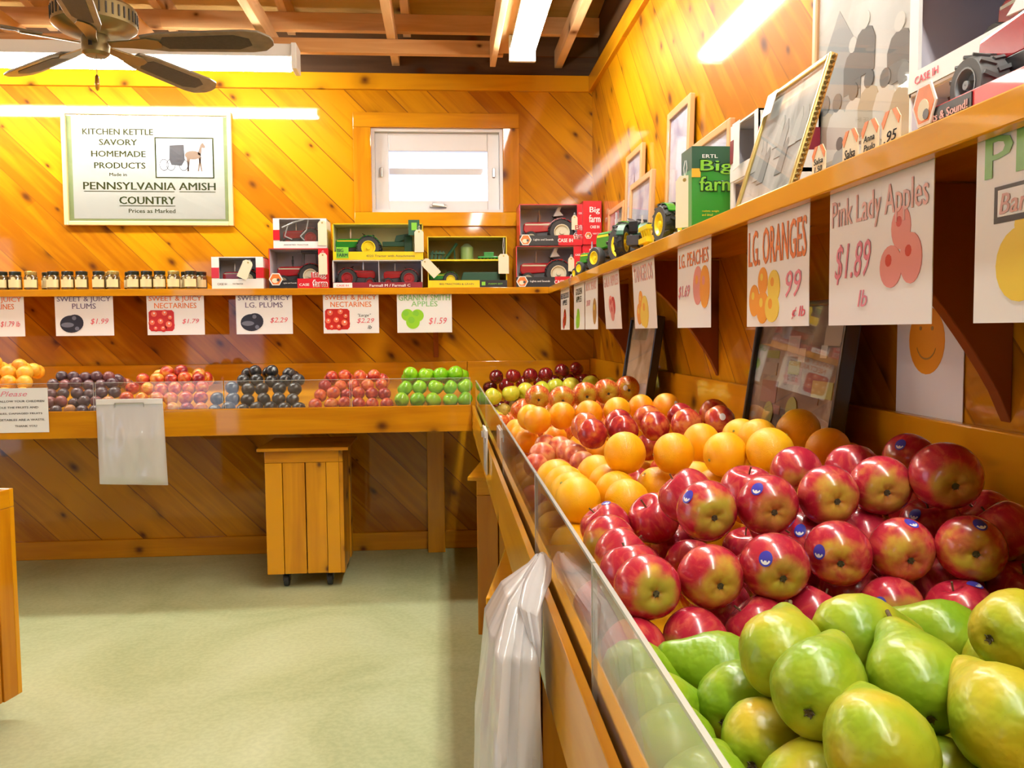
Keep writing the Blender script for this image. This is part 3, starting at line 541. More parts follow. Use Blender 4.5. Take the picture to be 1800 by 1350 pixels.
def tractor(label, loc, L, rotz, body, rimm, group, cab=False, seat=True, chassis=None, tyre=RUBBER, canopy=None):
    """front of the tractor towards local -x, standing on z = 0"""
    t = thing('toy_tractor', label, 'toy tractor', loc, rotz, group); R, r = L*.245, L*.135; wy = L*.20; ch = chassis or DGREY
    m = MB(); m.prism([(-L*.48, L*.30), (-L*.47, L*.42), (-L*.40, L*.455), (L*.06, L*.46), (L*.10, L*.42), (L*.10, L*.28), (-L*.44, L*.24)], -L*.085, L*.085); m.build('hood', body, t, bevel=L*.02)
    m = MB(); m.box(-L*.42, -L*.05, L*.15, L*.30, L*.05, L*.29); m.box(L*.10, -L*.10, L*.18, L*.36, L*.10, L*.33); m.box(-L*.36, -wy, L*.125, -L*.32, wy, L*.15); m.box(L*.22, -wy, R - L*.02, L*.26, wy, R + L*.02); m.build('chassis', ch, t, bevel=L*.006)
    m = MB(); m.box(-L*.44, -L*.088, L*.395, L*.02, L*.088, L*.42); m.build('side_stripe', rimm, t)
    for s in (-1, 1):
        m = MB(); wheel(m, L*.24, s*wy, R, R, L*.13, 14); o = m.build('rear_wheel', tyre, t, smooth=40)
        m = MB(); rim(m, L*.24, s*wy, R, R, L*.13); m.build('rim', rimm, o, smooth=30)
        m = MB(); wheel(m, -L*.34, s*wy*.85, r, r, L*.085, 0); o = m.build('front_wheel', tyre, t, smooth=40)
        m = MB(); rim(m, -L*.34, s*wy*.85, r, r, L*.085); m.build('rim', rimm, o, smooth=30)
        pts = [(L*.24 + R*1.12*math.cos(a), R + R*1.12*math.sin(a)) for a in [math.radians(20 + 14*i) for i in range(10)]]
        m = MB(); m.prism(pts + [(p[0]*.985 + .015*L*.24, p[1] - L*.015) for p in reversed(pts)], s*wy - s*L*.09, s*wy + s*L*.02); m.build('fender', body, t)
    m = MB(); m.cyl((-L*.16, 0, L*.45), (-L*.16, 0, L*.68), L*.014, 8); m.cyl((-L*.16, 0, L*.50), (-L*.16, 0, L*.60), L*.022, 8); m.build('exhaust_pipe', BLACK if cab else STEEL, t)
    if cab:
        m = MB()
        for x in (L*.05, L*.36):
            for s in (-1, 1): m.cyl((x, s*L*.12, L*.30), (x + (L*.02 if x < L*.2 else -L*.02), s*L*.11, L*.74), L*.012, 6)
        m.box(L*.03, -L*.14, L*.73, L*.38, L*.14, L*.78); m.build('cab', body if cab == 1 else DGREY, t, bevel=L*.008)
        m = MB(); m.box(L*.06, -L*.115, L*.32, L*.35, L*.115, L*.72); m.build('cab_window', FILM, t)
    else:
        m = MB(); m.box(L*.20, -L*.07, L*.36, L*.33, L*.07, L*.40); m.box(L*.31, -L*.07, L*.38, L*.35, L*.07, L*.54); m.build('seat', canopy or BLACK, t, bevel=L*.008)
        m = MB(); m.cyl((L*.08, 0, L*.42), (L*.13, 0, L*.54), L*.008, 6); m.lathe([(L*.05, -L*.006), (L*.058, 0), (L*.05, L*.006)], 14, 0, Matrix.Translation((L*.135, 0, L*.55)) @ Matrix.Rotation(.5, 4, 'Y')); m.build('steering_wheel', BLACK, t)
    if canopy and not cab:
        m = MB(); m.prism([(L*.10, L*.56), (L*.19, L*.74), (L*.26, L*.74), (L*.23, L*.66), (L*.30, L*.58)], -L*.10, L*.10); m.build('folded_cover', WHITE, t, bevel=L*.01)
    return t

# ------------------------------------------------------------------ display cartons (open front towards local -y)
def carton(label, loc, w, h, d, shell, inner, rotz=0, lip=.03, lipm=None, sides=None, top=True, shelf_at=None, group=None, name='toy_carton', side_w=0, mid=None):
    t = thing(name, label, 'toy box', loc, rotz, group); e = .004
    m = MB(); m.box(-w/2, 0, 0, -w/2 + e, d, h); m.box(w/2 - e, 0, 0, w/2, d, h); m.box(-w/2, 0, h - e, w/2, d, h); m.box(-w/2, 0, 0, w/2, d, e); m.box(-w/2, d - e, 0, w/2, d, h)
    if side_w:
        m.box(-w/2, -.001, 0, -w/2 + side_w, e, h); m.box(w/2 - side_w, -.001, 0, w/2, e, h)
    m.build('carton_shell', shell, t)
    m = MB(); m.box(-w/2 + e, d - e - .001, e, w/2 - e, d - e, h - e); m.box(-w/2 + e, .002, e, -w/2 + e + .0008, d - e, h - e); m.box(w/2 - e - .0008, .002, e, w/2 - e, d - e, h - e); m.box(-w/2 + e, .006, h - e - .0008, w/2 - e, d - e, h - e); m.build('inner_tray', inner, t)
    if mid is not None:
        m = MB(); m.box(mid - .001, .004, e, mid + .001, d - e, h - e); m.build('divider', inner, t)
    if shelf_at:
        m = MB(); m.box(-w/2 + e, .002, shelf_at - .003, w/2 - e, d - e, shelf_at); m.box(-w/2 + e, .001, shelf_at - .008, w/2 - e, .002, shelf_at); m.build('inner_shelf', shell, t)
    m = MB(); m.box(-w/2, -.002, 0, w/2, .001, lip); m.build('front_lip', lipm or shell, t)
    return t
def price_tag(label, loc, rotz=0, rot=0, w=.040, h=.075, string=.02):
    t = thing('price_tag', label, 'price tag', loc, 0, 'cream price tags on strings'); t.rotation_euler = (0, rot, rotz)
    m = MB(); m.prism([(-w/2, -h), (w/2, -h), (w/2, -.012), (w/2 - .010, 0), (-w/2 + .010, 0), (-w/2, -.012)], -.0006, .0006); m.build('card', CREAM, t)
    m = MB(); m.disc(0, -.010, .0045, -.0010, .0010, 0, 12); m.build('eyelet', GOLD, t)
    m = MB(); m.tube([(0, 0, -.008), (-.003, .001, string*.5), (0, .002, string)], .0009, 5); m.tube([(0, 0, -.008), (.005, .001, string*.5), (.003, .002, string)], .0009, 5); m.build('string', WHITE, t)
    return t
Z0 = 1.3762; YF = 4.290
g = 'boxed toys on the back shelf'
# A : white box with red side bands
c = carton('small white box with red bands and a red toy tractor, left end of the toys', (-1.003, YF, Z0), .248, .155, .16, WHITE, GREY, lip=.048, side_w=.036, group=g)
m = MB(); m.box(-.1245, -.0030, .052, -.088, -.0012, .103); m.box(.088, -.0030, .052, .1245, -.0012, .103); m.box(-.1250, 0, .052, -.1241, .159, .103); m.box(.1241, 0, .052, .1250, .159, .103); m.build('red_band', RED, c)
text('CASE IH', .010, INK, c, -.075, .018, .045, y=-.0022); text('TOY TRACTOR', .007, INK, c, .0, .020, .05, y=-.0022)
tractor('red and cream toy tractor inside the small white box with red bands', (-1.005, YF + .075, Z0 + .0045), .180, 0, RED2, RIMW, 'toy tractors in boxes')
price_tag('cream tag slanting across the window of the small white box', (-.945, YF - .012, Z0 + .135), rot=.42, h=.092, w=.05, string=.006)
# B : red box
c = carton('red open box with a black cab toy tractor, second box on the back shelf', (-.708, YF, Z0), .288, .196, .19, RED, LAV, lip=.040, lipm=BLACK, group=g)
m = MB(); m.box(-.008, -.0032, 0, .060, -.0022, .048, 0); m.box(.060, -.0034, 0, .144, -.0022, .078, 0); m.box(.095, -.0028, .078, .144, .003, .196, 0); m.build('red_panel', RED, c)
text('CASE', .012, PAPER, c, .025, .012, .048, y=-.0036, bold=.03)
text('Big', .036, PAPER, c, .100, .044, .066, y=-.0038, bold=.05); text('farm', .036, PAPER, c, .102, .006, .074, y=-.0038, bold=.05); text('Big', .030, RED2, c, .100, .047, .058, y=-.0044, bold=.0); text('farm', .030, RED2, c, .102, .009, .066, y=-.0044, bold=.0)
def emblem(par, x, z, r):
    m = MB(); hx = [(x + r*math.cos(PI/3*i), z + r*math.sin(PI/3*i)) for i in range(6)]; hi = [(x + r*.84*math.cos(PI/3*i), z + r*.84*math.sin(PI/3*i)) for i in range(6)]
    m.prism(hx, -.0042, -.0022, 0); m.prism(hi, -.0048, -.0042, 1); m.disc(x - r*.1, z - r*.2, r*.45, -.0054, -.0048, 2, 14, r*.35); m.disc(x + r*.35, z - r*.1, r*.22, -.0058, -.0054, 3, 10); m.build('hexagon_emblem', [PAPER, T_OR, CREAM, DGREY], par)
emblem(c, -.112, .045, .034); text('Lights and Sounds', .008, PAPER, c, -.045, .022, .065, y=-.0026)
tractor('dark red toy tractor with a black cab inside the red open box', (-.715, YF + .095, Z0 + .0045), .238, 0, RED2, RIMW, 'toy tractors in boxes', cab=2)
price_tag('cream tag on a string at the right of the red open box', (-.590, YF - .010, Z0 + .172), h=.105, w=.042, string=.012)
# C on B
c = carton('white windowed box with a red band, stacked on top of the red open box', (-.700, YF + .01, Z0 + .1965), .258, .146, .16, WHITE, GREY, lip=.034, side_w=.030, group=g)
m = MB(); m.box(-.1295, -.0030, .040, -.098, -.0012, .090); m.box(-.1300, 0, .040, -.1291, .159, .090); m.build('red_band', RED, c)
m = MB(); m.box(-.098, .0005, .035, .098, .0012, .142); m.build('window_film', FILM, c); text('ASSORTED TRACTOR', .006, INK, c, -.02, .014, .12, y=-.0022)
m = MB(); m.tube([(-.088, .006, .102), (-.03, .006, .128), (.02, .006, .142)], .004, 6); m.tube([(.04, .008, .14), (.03, .008, .09), (.0, .008, .06), (.02, .008, .04)], .003, 6); m.tube([(-.06, .006, .11), (-.075, .006, .06), (-.04, .006, .045)], .003, 6); m.build('loose_strap', BAG, c)
tractor('red toy tractor behind film in the top white box', (-.700, YF + .085, Z0 + .2010), .195, 0, RED2, RIMR, 'toy tractors in boxes')
price_tag('cream tag on the right edge of the top white box', (-.590, YF - .002, Z0 + .330), h=.120, w=.042, string=.010)
# E (below) and D (above)
c = carton('white box with two small red toy tractors, under the yellow and green box', (-.325, YF, Z0), .440, .138, .16, WHITE, LAV, lip=.028, lipm=MAROON, mid=.005, group=g)
m = MB(); m.box(-.218, -.0030, .002, -.125, -.0021, .026); m.build('label_patch', PAPER, c); text('CASE IH', .010, INKR, c, -.172, .008, .06, y=-.0032, bold=.02); text('Farmall M / Farmall C', .013, PAPER, c, .06, .006, .20, y=-.0026, bold=.02)
tractor('red toy tractor in the left half of the two tractor white box', (-.432, YF + .078, Z0 + .0045), .190, PI, RED2, RIMR, 'toy tractors in boxes', seat=True)
tractor('red toy tractor in the right half of the two tractor white box', (-.215, YF + .078, Z0 + .0045), .180, 0, RED2, RIMR, 'toy tractors in boxes')
c = carton('yellow open box with a green toy tractor and loader, above the white box', (-.320, YF, Z0 + .1385), .442, .178, .16, YEL, flat('pale yellow print', (.70, .68, .36), .5), lip=.040, lipm=YEL, group=g)
m = MB(); m.box(.150, -.0030, .12, .205, -.0005, .196, 0); m.box(.165, -.0036, .145, .192, -.0030, .182, 1); m.build('header_badge', [DGREEN, LGREEN], c)
m = MB(); m.box(-.205, -.0040, .008, -.145, -.0021, .062); m.build('green_badge', LGREEN, c); text('BIG\nFARM', .040, DGREEN, c, -.175, .015, .05, y=-.0042, bold=.02)
text('4020 Tractor with Attachments', .011, DGREY, c, .06, .014, .24, y=-.0024)
tractor('green toy tractor with yellow wheels in the upper yellow box', (-.425, YF + .078, Z0 + .143), .232, 0, GREEN, YELP, 'toy tractors in boxes')
t = thing('toy_loader', 'dark green toy loader arm at the right of the upper yellow box', 'toy', (-.215, YF + .10, Z0 + .143)); m = MB(); m.box(-.09, -.012, .070, .04, .012, .094); m.build('boom', DGREEN, t, bevel=.002); m = MB(); m.prism([(-.03, .094), (-.02, .125), (.05, .135), (.05, .115), (-.005, .094)], -.010, .010); m.build('arm', DGREEN, t, bevel=.002)
m = MB(); m.box(.02, -.02, 0, .06, .02, .12); m.build('stand', DGREEN, t, bevel=.002)
m = MB(); m.tube([(-.09, -.03, .004), (-.05, -.03, .028), (.0, -.03, .004)], .003, 6); m.build('drawbar', DGREEN, t)
price_tag('cream tag hanging at the right of the upper yellow box', (-.118, YF - .010, Z0 + .285), h=.110, w=.045, string=.02)
price_tag('cream tag slanting off the right end of the two tractor white box', (-.098, YF - .010, Z0 + .135), rot=-.75, h=.100, w=.048, string=.006)
# F two storey yellow box
c = carton('two storey yellow box of green farm toys below the window', (.120, YF, Z0), .395, .253, .17, YEL, flat('olive tray print', (.30, .24, .05), .6), lip=.036, lipm=YEL, shelf_at=.140, group=g)
m = MB(); m.box(.060, -.0030, 0, .1975, -.0021, .036, 0); m.box(.070, -.0036, .010, .088, -.0030, .028, 1); m.build('black_panel', [BLACK, LGREEN], c); text('BIG TRACTORS & GRAIN', .009, DGREY, c, -.055, .013, .17, y=-.0024); text('FARM SET', .007, LGREEN, c, .14, .014, .07, y=-.0032)
tractor('little green toy tractor in the lower storey of the two storey yellow box', (-.000, YF + .07, Z0 + .0045), .150, 0, GREEN, YELP, 'toy tractors in boxes')
t = thing('toy_wagon', 'long green toy wagon in the lower storey of the yellow box', 'toy', (.185, YF + .08, Z0 + .0045)); m = MB(); m.prism([(-.10, .03), (-.085, .075), (.10, .075), (.10, .03)], -.035, .035); m.build('wagon_body', DGREEN, t, bevel=.003)
for x in (-.06, .06):
    for s in (-1, 1): m = MB(); wheel(m, x, s*.03, .018, .018, .012, 0); rim(m, x, s*.03, .018, .018, .012); m.build('wheel', RUBBER, t, smooth=40)
t = thing('toy_silo', 'pale green toy grain silo in the upper storey of the yellow box', 'toy', (.120, YF + .08, Z0 + .1402)); m = MB(); m.lathe([(.032, 0), (.032, .062), (.030, .066)], 24); m.build('bin_wall', flat('pale green', (.22, .36, .12), .4), t, smooth=30); m = MB(); m.lathe([(.033, .066), (.012, .084), (.002, .086)], 24); m.build('cone_roof', flat('sage roof', (.26, .36, .18), .4), t, smooth=30)
for lab, x, k in (('dark green toy plough at the left of the upper storey in the yellow box', -.030, 0), ('dark green toy auger beside the toy silo in the yellow box', .040, 1), ('low green toy harrow at the right of the upper storey in the yellow box', .225, 2)):
    t = thing('toy_implement', lab, 'toy', (x, YF + .07, Z0 + .1402)); m = MB()
    if k == 0:
        for q in range(4): m.prism([(-.035 + q*.018, 0), (-.028 + q*.018, .045), (-.018 + q*.018, .05), (-.022 + q*.018, 0)], -.02 + q*.006, -.012 + q*.006)
        m.box(-.035, -.02, .030, .04, .02, .038)
    elif k == 1: m.cyl((-.03, 0, .005), (.03, 0, .085), .008, 10); m.cyl((-.025, 0, 0), (-.02, 0, .03), .004); m.cyl((.02, 0, 0), (.015, 0, .06), .004)
    else:
        m.box(-.05, -.03, .010, .05, .03, .018); [m.cyl((-.045 + q*.018, -.025, 0), (-.045 + q*.018, .025, .022), .005, 8) for q in range(6)]; m.box(-.02, -.02, .018, .03, .02, .04)
    m.build('frame', DGREEN if k < 2 else GREEN, t, bevel=.001)
price_tag('cream tag on a long string at the right of the two storey yellow box', (.300, YF - .012, Z0 + .165), h=.098, w=.052, string=.08)
# G/H red boxes in the corner
for lab, tl, z in (('red and black toy tractor box standing on the shelf in the corner', 'red toy tractor with white wheels in the lower corner box', Z0), ('red and black toy tractor box stacked on top of its twin in the corner', 'red toy tractor with white wheels in the upper corner box', Z0 + .2065)):
    up = z > Z0 + .1; sh = .018 if up else 0
    c = carton(lab, (.528 + sh, YF - .005 if not up else YF - .010, z), .330, .205, .17, RED, GREY, lip=.050, lipm=BLACK, group=g)
    m = MB(); m.box(.030, -.0030, 0, .165, -.0021, .052, 0); m.box(.125, -.0030, .05, .165, .002, .205, 0); m.build('red_panel', RED, c); text('CASE IH', .018, PAPER, c, .065, .016, .075, y=-.0034, bold=.03)
    text('Lights and Sounds', .012, PAPER, c, -.045, .022, .10, y=-.0026, bold=.01); emblem(c, -.135, .028, .030)
    text('Big', .034, PAPER, c, .142, .068, .062, y=-.0036, bold=.06); text('farm', .034, PAPER, c, .142, .030, .072, y=-.0036, bold=.06); text('Big', .030, RED2, c, .142, .070, .054, y=-.0044); text('farm', .030, RED2, c, .142, .032, .064, y=-.0044)
    text('CASE', .010, PAPER, c, .146, .155, .025, y=-.0034, bold=.03)
    tractor(tl, (.516 + sh, YF + .085, z + .0045), .265, 0, RED2, RIMW, 'toy tractors in boxes', canopy=RED2)
    price_tag('cream tag on the ' + ('upper' if up else 'lower') + ' red corner box', (.640 + sh, YF - .014, z + .150), h=.072, w=.030, string=.012)
    s = carton('solid red toy box with white lettering, %s of the two on the corner' % ('upper' if up else 'lower'), (.7415, YF - .04 if not up else YF - .05, z), .092, .205 if not up else .215, .19, RED, RED, lip=.205 if not up else .215, lipm=RED, group='solid red boxes in the corner')
    text('Big', .036, PAPER, s, .012, .150, .050, y=-.0024, bold=.02); text('farm', .036, PAPER, s, .012, .110, .056, y=-.0024, bold=.02); text('CASE IH', .014, PAPER, s, .012, .080, .045, y=-.0024, bold=.03); emblem(s, -.020, .045, .018); text('FARM TOYS', .008, PAPER, s, .022, .050, .040, y=-.0024)

# ------------------------------------------------------------------ preserve jars
def jar(label, x, y):
    t = thing('preserve_jar', label, 'jar', (x, y, Z0), rng.uniform(-.15, .15), 'preserve jars on the back shelf')
    m = MB(); m.lathe([(.026, 0), (.030, .004), (.030, .060), (.027, .068), (.024, .072)], 20); m.build('glass_body', AMBER, t, smooth=40)
    m = MB(); m.lathe([(.0262, .072), (.0268, .073), (.0268, .088), (.025, .090)], 20); m.build('lid', LIDM if rng.random() > .1 else GOLD, t, smooth=40)
    m = MB()
    vs = [(.0304*math.sin(a), -.0304*math.cos(a), z) for z in (.012, .050) for a in [math.radians(-70 + 10*i) for i in range(15)]]
    m.add(vs, [(i, i + 1, i + 16, i + 15) for i in range(14)]); m.build('label', LABELM, t)
    m = MB(); m.lathe([(.0100, 0), (.0100, .0004)], 12, 0, Matrix.Translation((0, -.0300, .053)) @ Matrix.Rotation(PI/2, 4, 'X')); m.build('seal', LABELM, t)
ORD = ['first', 'second', 'third', 'fourth', 'fifth', 'sixth', 'seventh', 'eighth', 'ninth', 'tenth', 'eleventh', 'twelfth', 'thirteenth', 'fourteenth', 'fifteenth', 'sixteenth', 'seventeenth', 'eighteenth', 'nineteenth', 'twentieth']
fx = [-2.125, -2.062, -1.985, -1.876, -1.812, -1.748, -1.668, -1.604, -1.466, -1.403, -1.340]
fx = [-2.125, -2.062, -1.990, -1.886, -1.818, -1.752, -1.672, -1.604, -1.508, -1.446, -1.384, -1.318, -1.236]
bx = [-1.938, -1.545, -1.275, -1.205, -1.64]
for i, x in enumerate(sorted(fx, reverse=True)): jar('preserve jar with dark lid, %s from the right in the front row of jars' % ORD[i], x, 4.322)
for i, x in enumerate(sorted(bx, reverse=True)): jar('preserve jar half hidden, %s from the right in the back row of jars' % ORD[i], x, 4.386)

# ------------------------------------------------------------------ plastic bags
def wob(x, z, k=0): return .006*math.sin(9*x*7 + 3*z + k) + .004*math.sin(31*x + 17*z + 2*k) + .003*math.sin(57*x - 23*z + k)
def bag_pad(label, loc, rotz, w=.278, h=.372, bulge=1):
    t = thing('plastic_bag_pad', label, 'plastic bags', loc, rotz)
    nx, nz = 26, 34; vs = []; fs = []
    for j in range(nz + 1):
        v = j/nz
        for i in range(nx + 1):
            u = i/nx; e = min(u, 1 - u, 1 - v + .02)*9; b = min(1, max(0, e)); tb = min(1, max(0, (v - .1)*3))
            x = (u - .5)*w*(1 + .03*v) + .006*v; z = -v*h*(1 + .03*(u - .5))
            y = -.006 - .022*bulge*b*tb*(.5 + .5*math.sin(PI*u)*math.sin(PI*min(1, v + .15))) - bulge*b*tb*(.011*abs(math.sin(7*u + 2.2*v + .5)) ** 2.5 + .008*abs(math.sin(13*u - 5*v*v)) ** 4*(1 - v) + .003*math.sin(9*v + 6*u) + .004*math.exp(-((u + .5*v - .85)/.06) ** 2))
            vs.append((x, y, z))
    for j in range(nz):
        for i in range(nx): a = j*(nx + 1) + i; fs.append((a, a + 1, a + nx + 2, a + nx + 1))
    m = MB(); m.add(vs, fs); o = m.build('bag_sheet', BAG, t, smooth=80, fix=False)
    m = MB(); m.box(-w/2 + .004, -.005, -h*.985, w/2 - .002, 0, -.002); m.build('bag_stack', flat('white plastic stack', (.80, .80, .80), .35), t, bevel=.002)
    m = MB(); m.box(-w/2 + .002, -.009, -.024, w/2 - .002, -.0052, .0); m.build('header', flat('white plastic header', (.84, .84, .82), .3, coat=.3), t, bevel=.001)
    m = MB(); m.tube([(-.06, -.0105, -.036), (-.06, -.0115, -.018), (.06, -.0115, -.018), (.06, -.0105, -.036)], .0018, 6); m.build('wire_hanger', STEEL, t)
    return t
bag_pad('pad of white plastic bags hanging on the front of the back counter', (-1.352, 3.777, .882), 0)
bag_pad('pad of plastic bags seen edge on, hanging midway along the right counter', (.1165, 2.42, .884), -PI/2, w=.13, h=.13, bulge=.1)
t = thing('plastic_bag_bunch', 'bunch of clear white plastic bags draped over the right counter edge near the camera', 'plastic bags', (.112, 1.03, .838))
def lobe(prof, seed, nth=44, th0=0, flatx=1.0):
    vs = []; fs = []
    for j, (z, cx, cy, rx, ry) in enumerate(prof):
        for i in range(nth):
            a = 2*PI*i/nth
            f = 1 + .10*math.sin(5*a + seed + z*9) + .07*math.sin(9*a - seed*2 + z*14) + .04*math.sin(15*a + seed)
            vs.append((min(cx + rx*f*math.cos(a), .002 if z < -.004 else 9), cy + ry*f*math.sin(a), z))
    n = len(prof)
    for j in range(n - 1):
        for i in range(nth): fs.append((j*nth + i, j*nth + (i + 1) % nth, (j + 1)*nth + (i + 1) % nth, (j + 1)*nth + i))
    return vs, fs
def interp(keys, n):
    out = []
    for q in range(n + 1):
        s = q/n*(len(keys) - 1); i = min(int(s), len(keys) - 2); f = s - i; f = f*f*(3 - 2*f)
        out.append(tuple(a + (b - a)*f for a, b in zip(keys[i], keys[i + 1])))
    return out
m = MB(); m.add(*lobe(interp([(.030, .008, .050, .006, .010), (.018, .004, .046, .012, .020), (-.010, -.020, .03, .022, .070), (-.050, -.033, .015, .031, .115), (-.16, -.040, .0, .037, .125), (-.30, -.041, -.005, .037, .128), (-.42, -.040, -.005, .036, .126)], 40), 1.0)); m.build('hanging_bags', BAG, t, smooth=80, fix=False)
m = MB(); m.add(*lobe(interp([(.034, .010, .045, .003, .006), (.026, .009, .035, .010, .022), (.010, -.002, .010, .016, .040), (-.006, -.014, -.02, .014, .052), (-.034, -.012, -.05, .009, .040), (-.062, -.010, -.075, .003, .012)], 24), 2.3, 30)); m.build('top_knot', BAG, t, smooth=80, fix=False)
m = MB(); m.box(-.030, -.07, -.41, -.012, .06, -.04); m.build('bag_core', flat('white plastic stack', (.80, .80, .80), .35), t, bevel=.004)
m = MB(); m.cyl((.0, .05, -.02), (.008, .05, .026), .002, 8); m.build('wire_hook', STEEL, t)

# ------------------------------------------------------------------ framed pictures
def printmat(name, a, b, c, sc_=6.0, rough=.5):
    mt, nt, p = newmat(name); tc = N(nt, 'ShaderNodeTexCoord'); n = N(nt, 'ShaderNodeTexNoise', i_Scale=sc_, i_Detail=4.0, i_Distortion=.8)
    nt.links.new(tc.outputs['Object'], n.inputs['Vector']); nt.links.new(ramp(nt, n.outputs[0], [(.35, a), (.5, b), (.62, c)]), p.inputs['Base Color']); p.inputs['Roughness'].default_value = rough; return mt
P_LAV = printmat('pale lavender landscape print', (.40, .40, .60), (.76, .77, .90), (.86, .87, .93)); P_GRY = printmat('grey brown print', (.14, .11, .10), (.45, .42, .40), (.66, .66, .66)); P_OLD = printmat('old sepia photograph', (.34, .36, .33), (.68, .69, .64), (.86, .86, .80), 9); P_DRK = printmat('dark photograph', (.08, .065, .05), (.20, .16, .12), (.36, .34, .26), 9)
def picture(label, cat, name, loc, w, h, fb, fmat, pmat, lean=.06, rotz=-PI/2, depth=.018, group=None, extra=None, glass=True):
    """stands on its bottom edge; front towards local -y, leaning back by lean radians"""
    t = thing(name, label, cat, loc, rotz, group); R = Matrix.Rotation(-lean, 4, 'X')
    hb = w/2; d0 = -depth
    m = MB(); m.box(-hb, d0, 0, -hb + fb, 0, h, 0, R); m.box(hb - fb, d0, 0, hb, 0, h, 0, R); m.box(-hb + fb, d0, 0, hb - fb, 0, fb, 0, R); m.box(-hb + fb, d0, h - fb, hb - fb, 0, h, 0, R); m.build('frame', fmat, t, bevel=.003)
    m = MB(); m.box(-hb + fb*.9, d0*.55, fb*.9, hb - fb*.9, d0*.45, h - fb*.9, 0, R); m.build('print', pmat, t)
    if extra: extra(t, R, d0*.55, w, h)
    if glass: m = MB(); m.box(-hb + fb*.9, d0*.78, fb*.9, hb - fb*.9, d0*.72, h - fb*.9, 0, R); m.build('glazing', GLASS, t)
    return t
gp = 'framed pictures on the right shelf'; lx = lambda h, ln: .790 - h*math.sin(ln) - .001
def towers(t, R, y, w, h):
    m = MB(); m.box(-w*.05, y - .0012, h*.15, w*.05, y - .0004, h*.72, 0, R); m.prism([(-w*.05, h*.72), (0, h*.82), (w*.05, h*.72)], y - .0012, y - .0004, 0, R); m.box(-w*.2, y - .0010, h*.12, w*.22, y - .0003, h*.35, 1, R); m.build('picture_subject', [flat('violet print shape', (.20, .18, .36), .5), flat('mauve print shape', (.34, .22, .30), .5)], t)
def trees(t, R, y, w, h):
    m = MB(); rr = random.Random(5)
    for i in range(9): m.disc(-w*.3 + i*w*.075, h*(.28 + .05*rr.random()), w*.09, y - .0012 - i*.00005, y - .0004, 0, 12, h*.1)
    m.box(-w*.4, y - .0010, h*.08, w*.4, y - .0003, h*.22, 1, R); m.build('picture_subject', [flat('slate print shape', (.16, .20, .36), .5), flat('pale print shape', (.50, .56, .74), .5)], t)
picture('small oak framed print next to the red boxes, nearest the corner', 'picture', 'framed_picture', (lx(.335, .05), 3.81, Z0), .34, .335, .024, PINKF, P_GRY, .05, group=gp)
picture('tall narrow looking oak framed print of a tower, second from the corner', 'picture', 'framed_picture', (lx(.505, .03), 3.445, Z0), .29, .505, .026, PINKF, P_LAV, .03, group=gp, extra=towers)
picture('oak framed pale blue tree print standing behind the green toy tractors', 'picture', 'framed_picture', (.742 - .335*math.sin(.04), 3.125, Z0), .345, .338, .024, PINKF, P_LAV, .04, group=gp, extra=trees)
picture('tallest oak framed pale print, behind the toy tractor with the yellow hub', 'picture', 'framed_picture', (lx(.51, .03), 2.785, Z0), .275, .515, .026, PINKF, P_LAV, .03, group=gp)
picture('oak framed pale print rising behind the green toy carton', 'picture', 'framed_picture', (lx(.345, .03), 2.455, Z0), .36, .347, .024, PINKF, P_LAV, .03, group=gp)
def family(t, R, y, w, h):
    m = MB(); sil = []
    m.prism([(-w*.46, h*.10), (-w*.46, h*.44), (-w*.24, h*.60), (-w*.02, h*.44), (-w*.02, h*.10)], y - .0008, y - .0003, 0, R)
    for x, b, s, k in ((-.10, .34, .9, 1), (.01, .37, 1.0, 1), (.30, .30, 1.0, 1), (-.37, .16, 1.25, 2), (-.24, .17, 1.1, 3), (-.08, .19, 1.0, 3), (.06, .20, 1.0, 2), (.20, .17, 1.05, 3), (.35, .13, 1.2, 2), (-.20, .09, .8, 0), (-.05, .09, .75, 3), (.12, .09, .75, 2)):
        X, Z = x*w, b*h; q = s*h*.165; sil.append(1); yy = y - .0010 - .00022*len(sil)
        pts = [(X - q*.34, Z), (X - q*.36, Z + q*.52), (X - q*.24, Z + q*.72), (X - q*.08, Z + q*.78), (X + q*.08, Z + q*.78), (X + q*.24, Z + q*.72), (X + q*.36, Z + q*.52), (X + q*.34, Z)]
        m.prism(pts, yy, y - .0003, k, R); M2 = R
        hd = [(X + q*.16*math.cos(2*PI*i/12), Z + q*.90 + q*.15*math.sin(2*PI*i/12)) for i in range(12)]
        m.prism(hd, yy - .0002, y - .0003, 1 if k != 1 else 3, R)
    m.build('picture_subject', [flat('photo grey house', (.36, .38, .37), .5), flat('photo dark clothes', (.16, .16, .15), .5), flat('photo sepia clothes', (.50, .45, .33), .5), flat('photo white clothes', (.74, .73, .66), .5)], t)
    m = MB(); m.box(-w*.46, y - .0007, h*.06, w*.46, y - .0002, h*.12, 0, R); m.build('picture_border', DGREY, t)
picture('large old black and white family photograph in an oak frame leaning on the right wall', 'picture', 'framed_photograph', (lx(.66, .01), 1.545, Z0), .42, .66, .018, PINKF, printmat('old pale photograph', (.55, .55, .50), (.72, .72, .67), (.82, .82, .78), 3), .01, group=gp, extra=family)
def figs(t, R, y, w, h):
    m = MB(); rr = random.Random(9)
    for i in range(8):
        X = (-.38 + .105*i)*w; Z = h*(.18 + .3*rr.random()); q = h*(.30 + .1*rr.random())
        m.prism([(X - q*.2, Z), (X - q*.17, Z + q*.6), (X, Z + q*.85), (X + q*.17, Z + q*.6), (X + q*.2, Z)], y - .0010 - i*.00006, y - .0003, i % 3, R)
    m.build('picture_subject', [flat('photo pale', (.66, .68, .62), .5), flat('photo mid grey', (.52, .54, .50), .5), flat('photo dark grey', (.34, .36, .34), .5)], t)
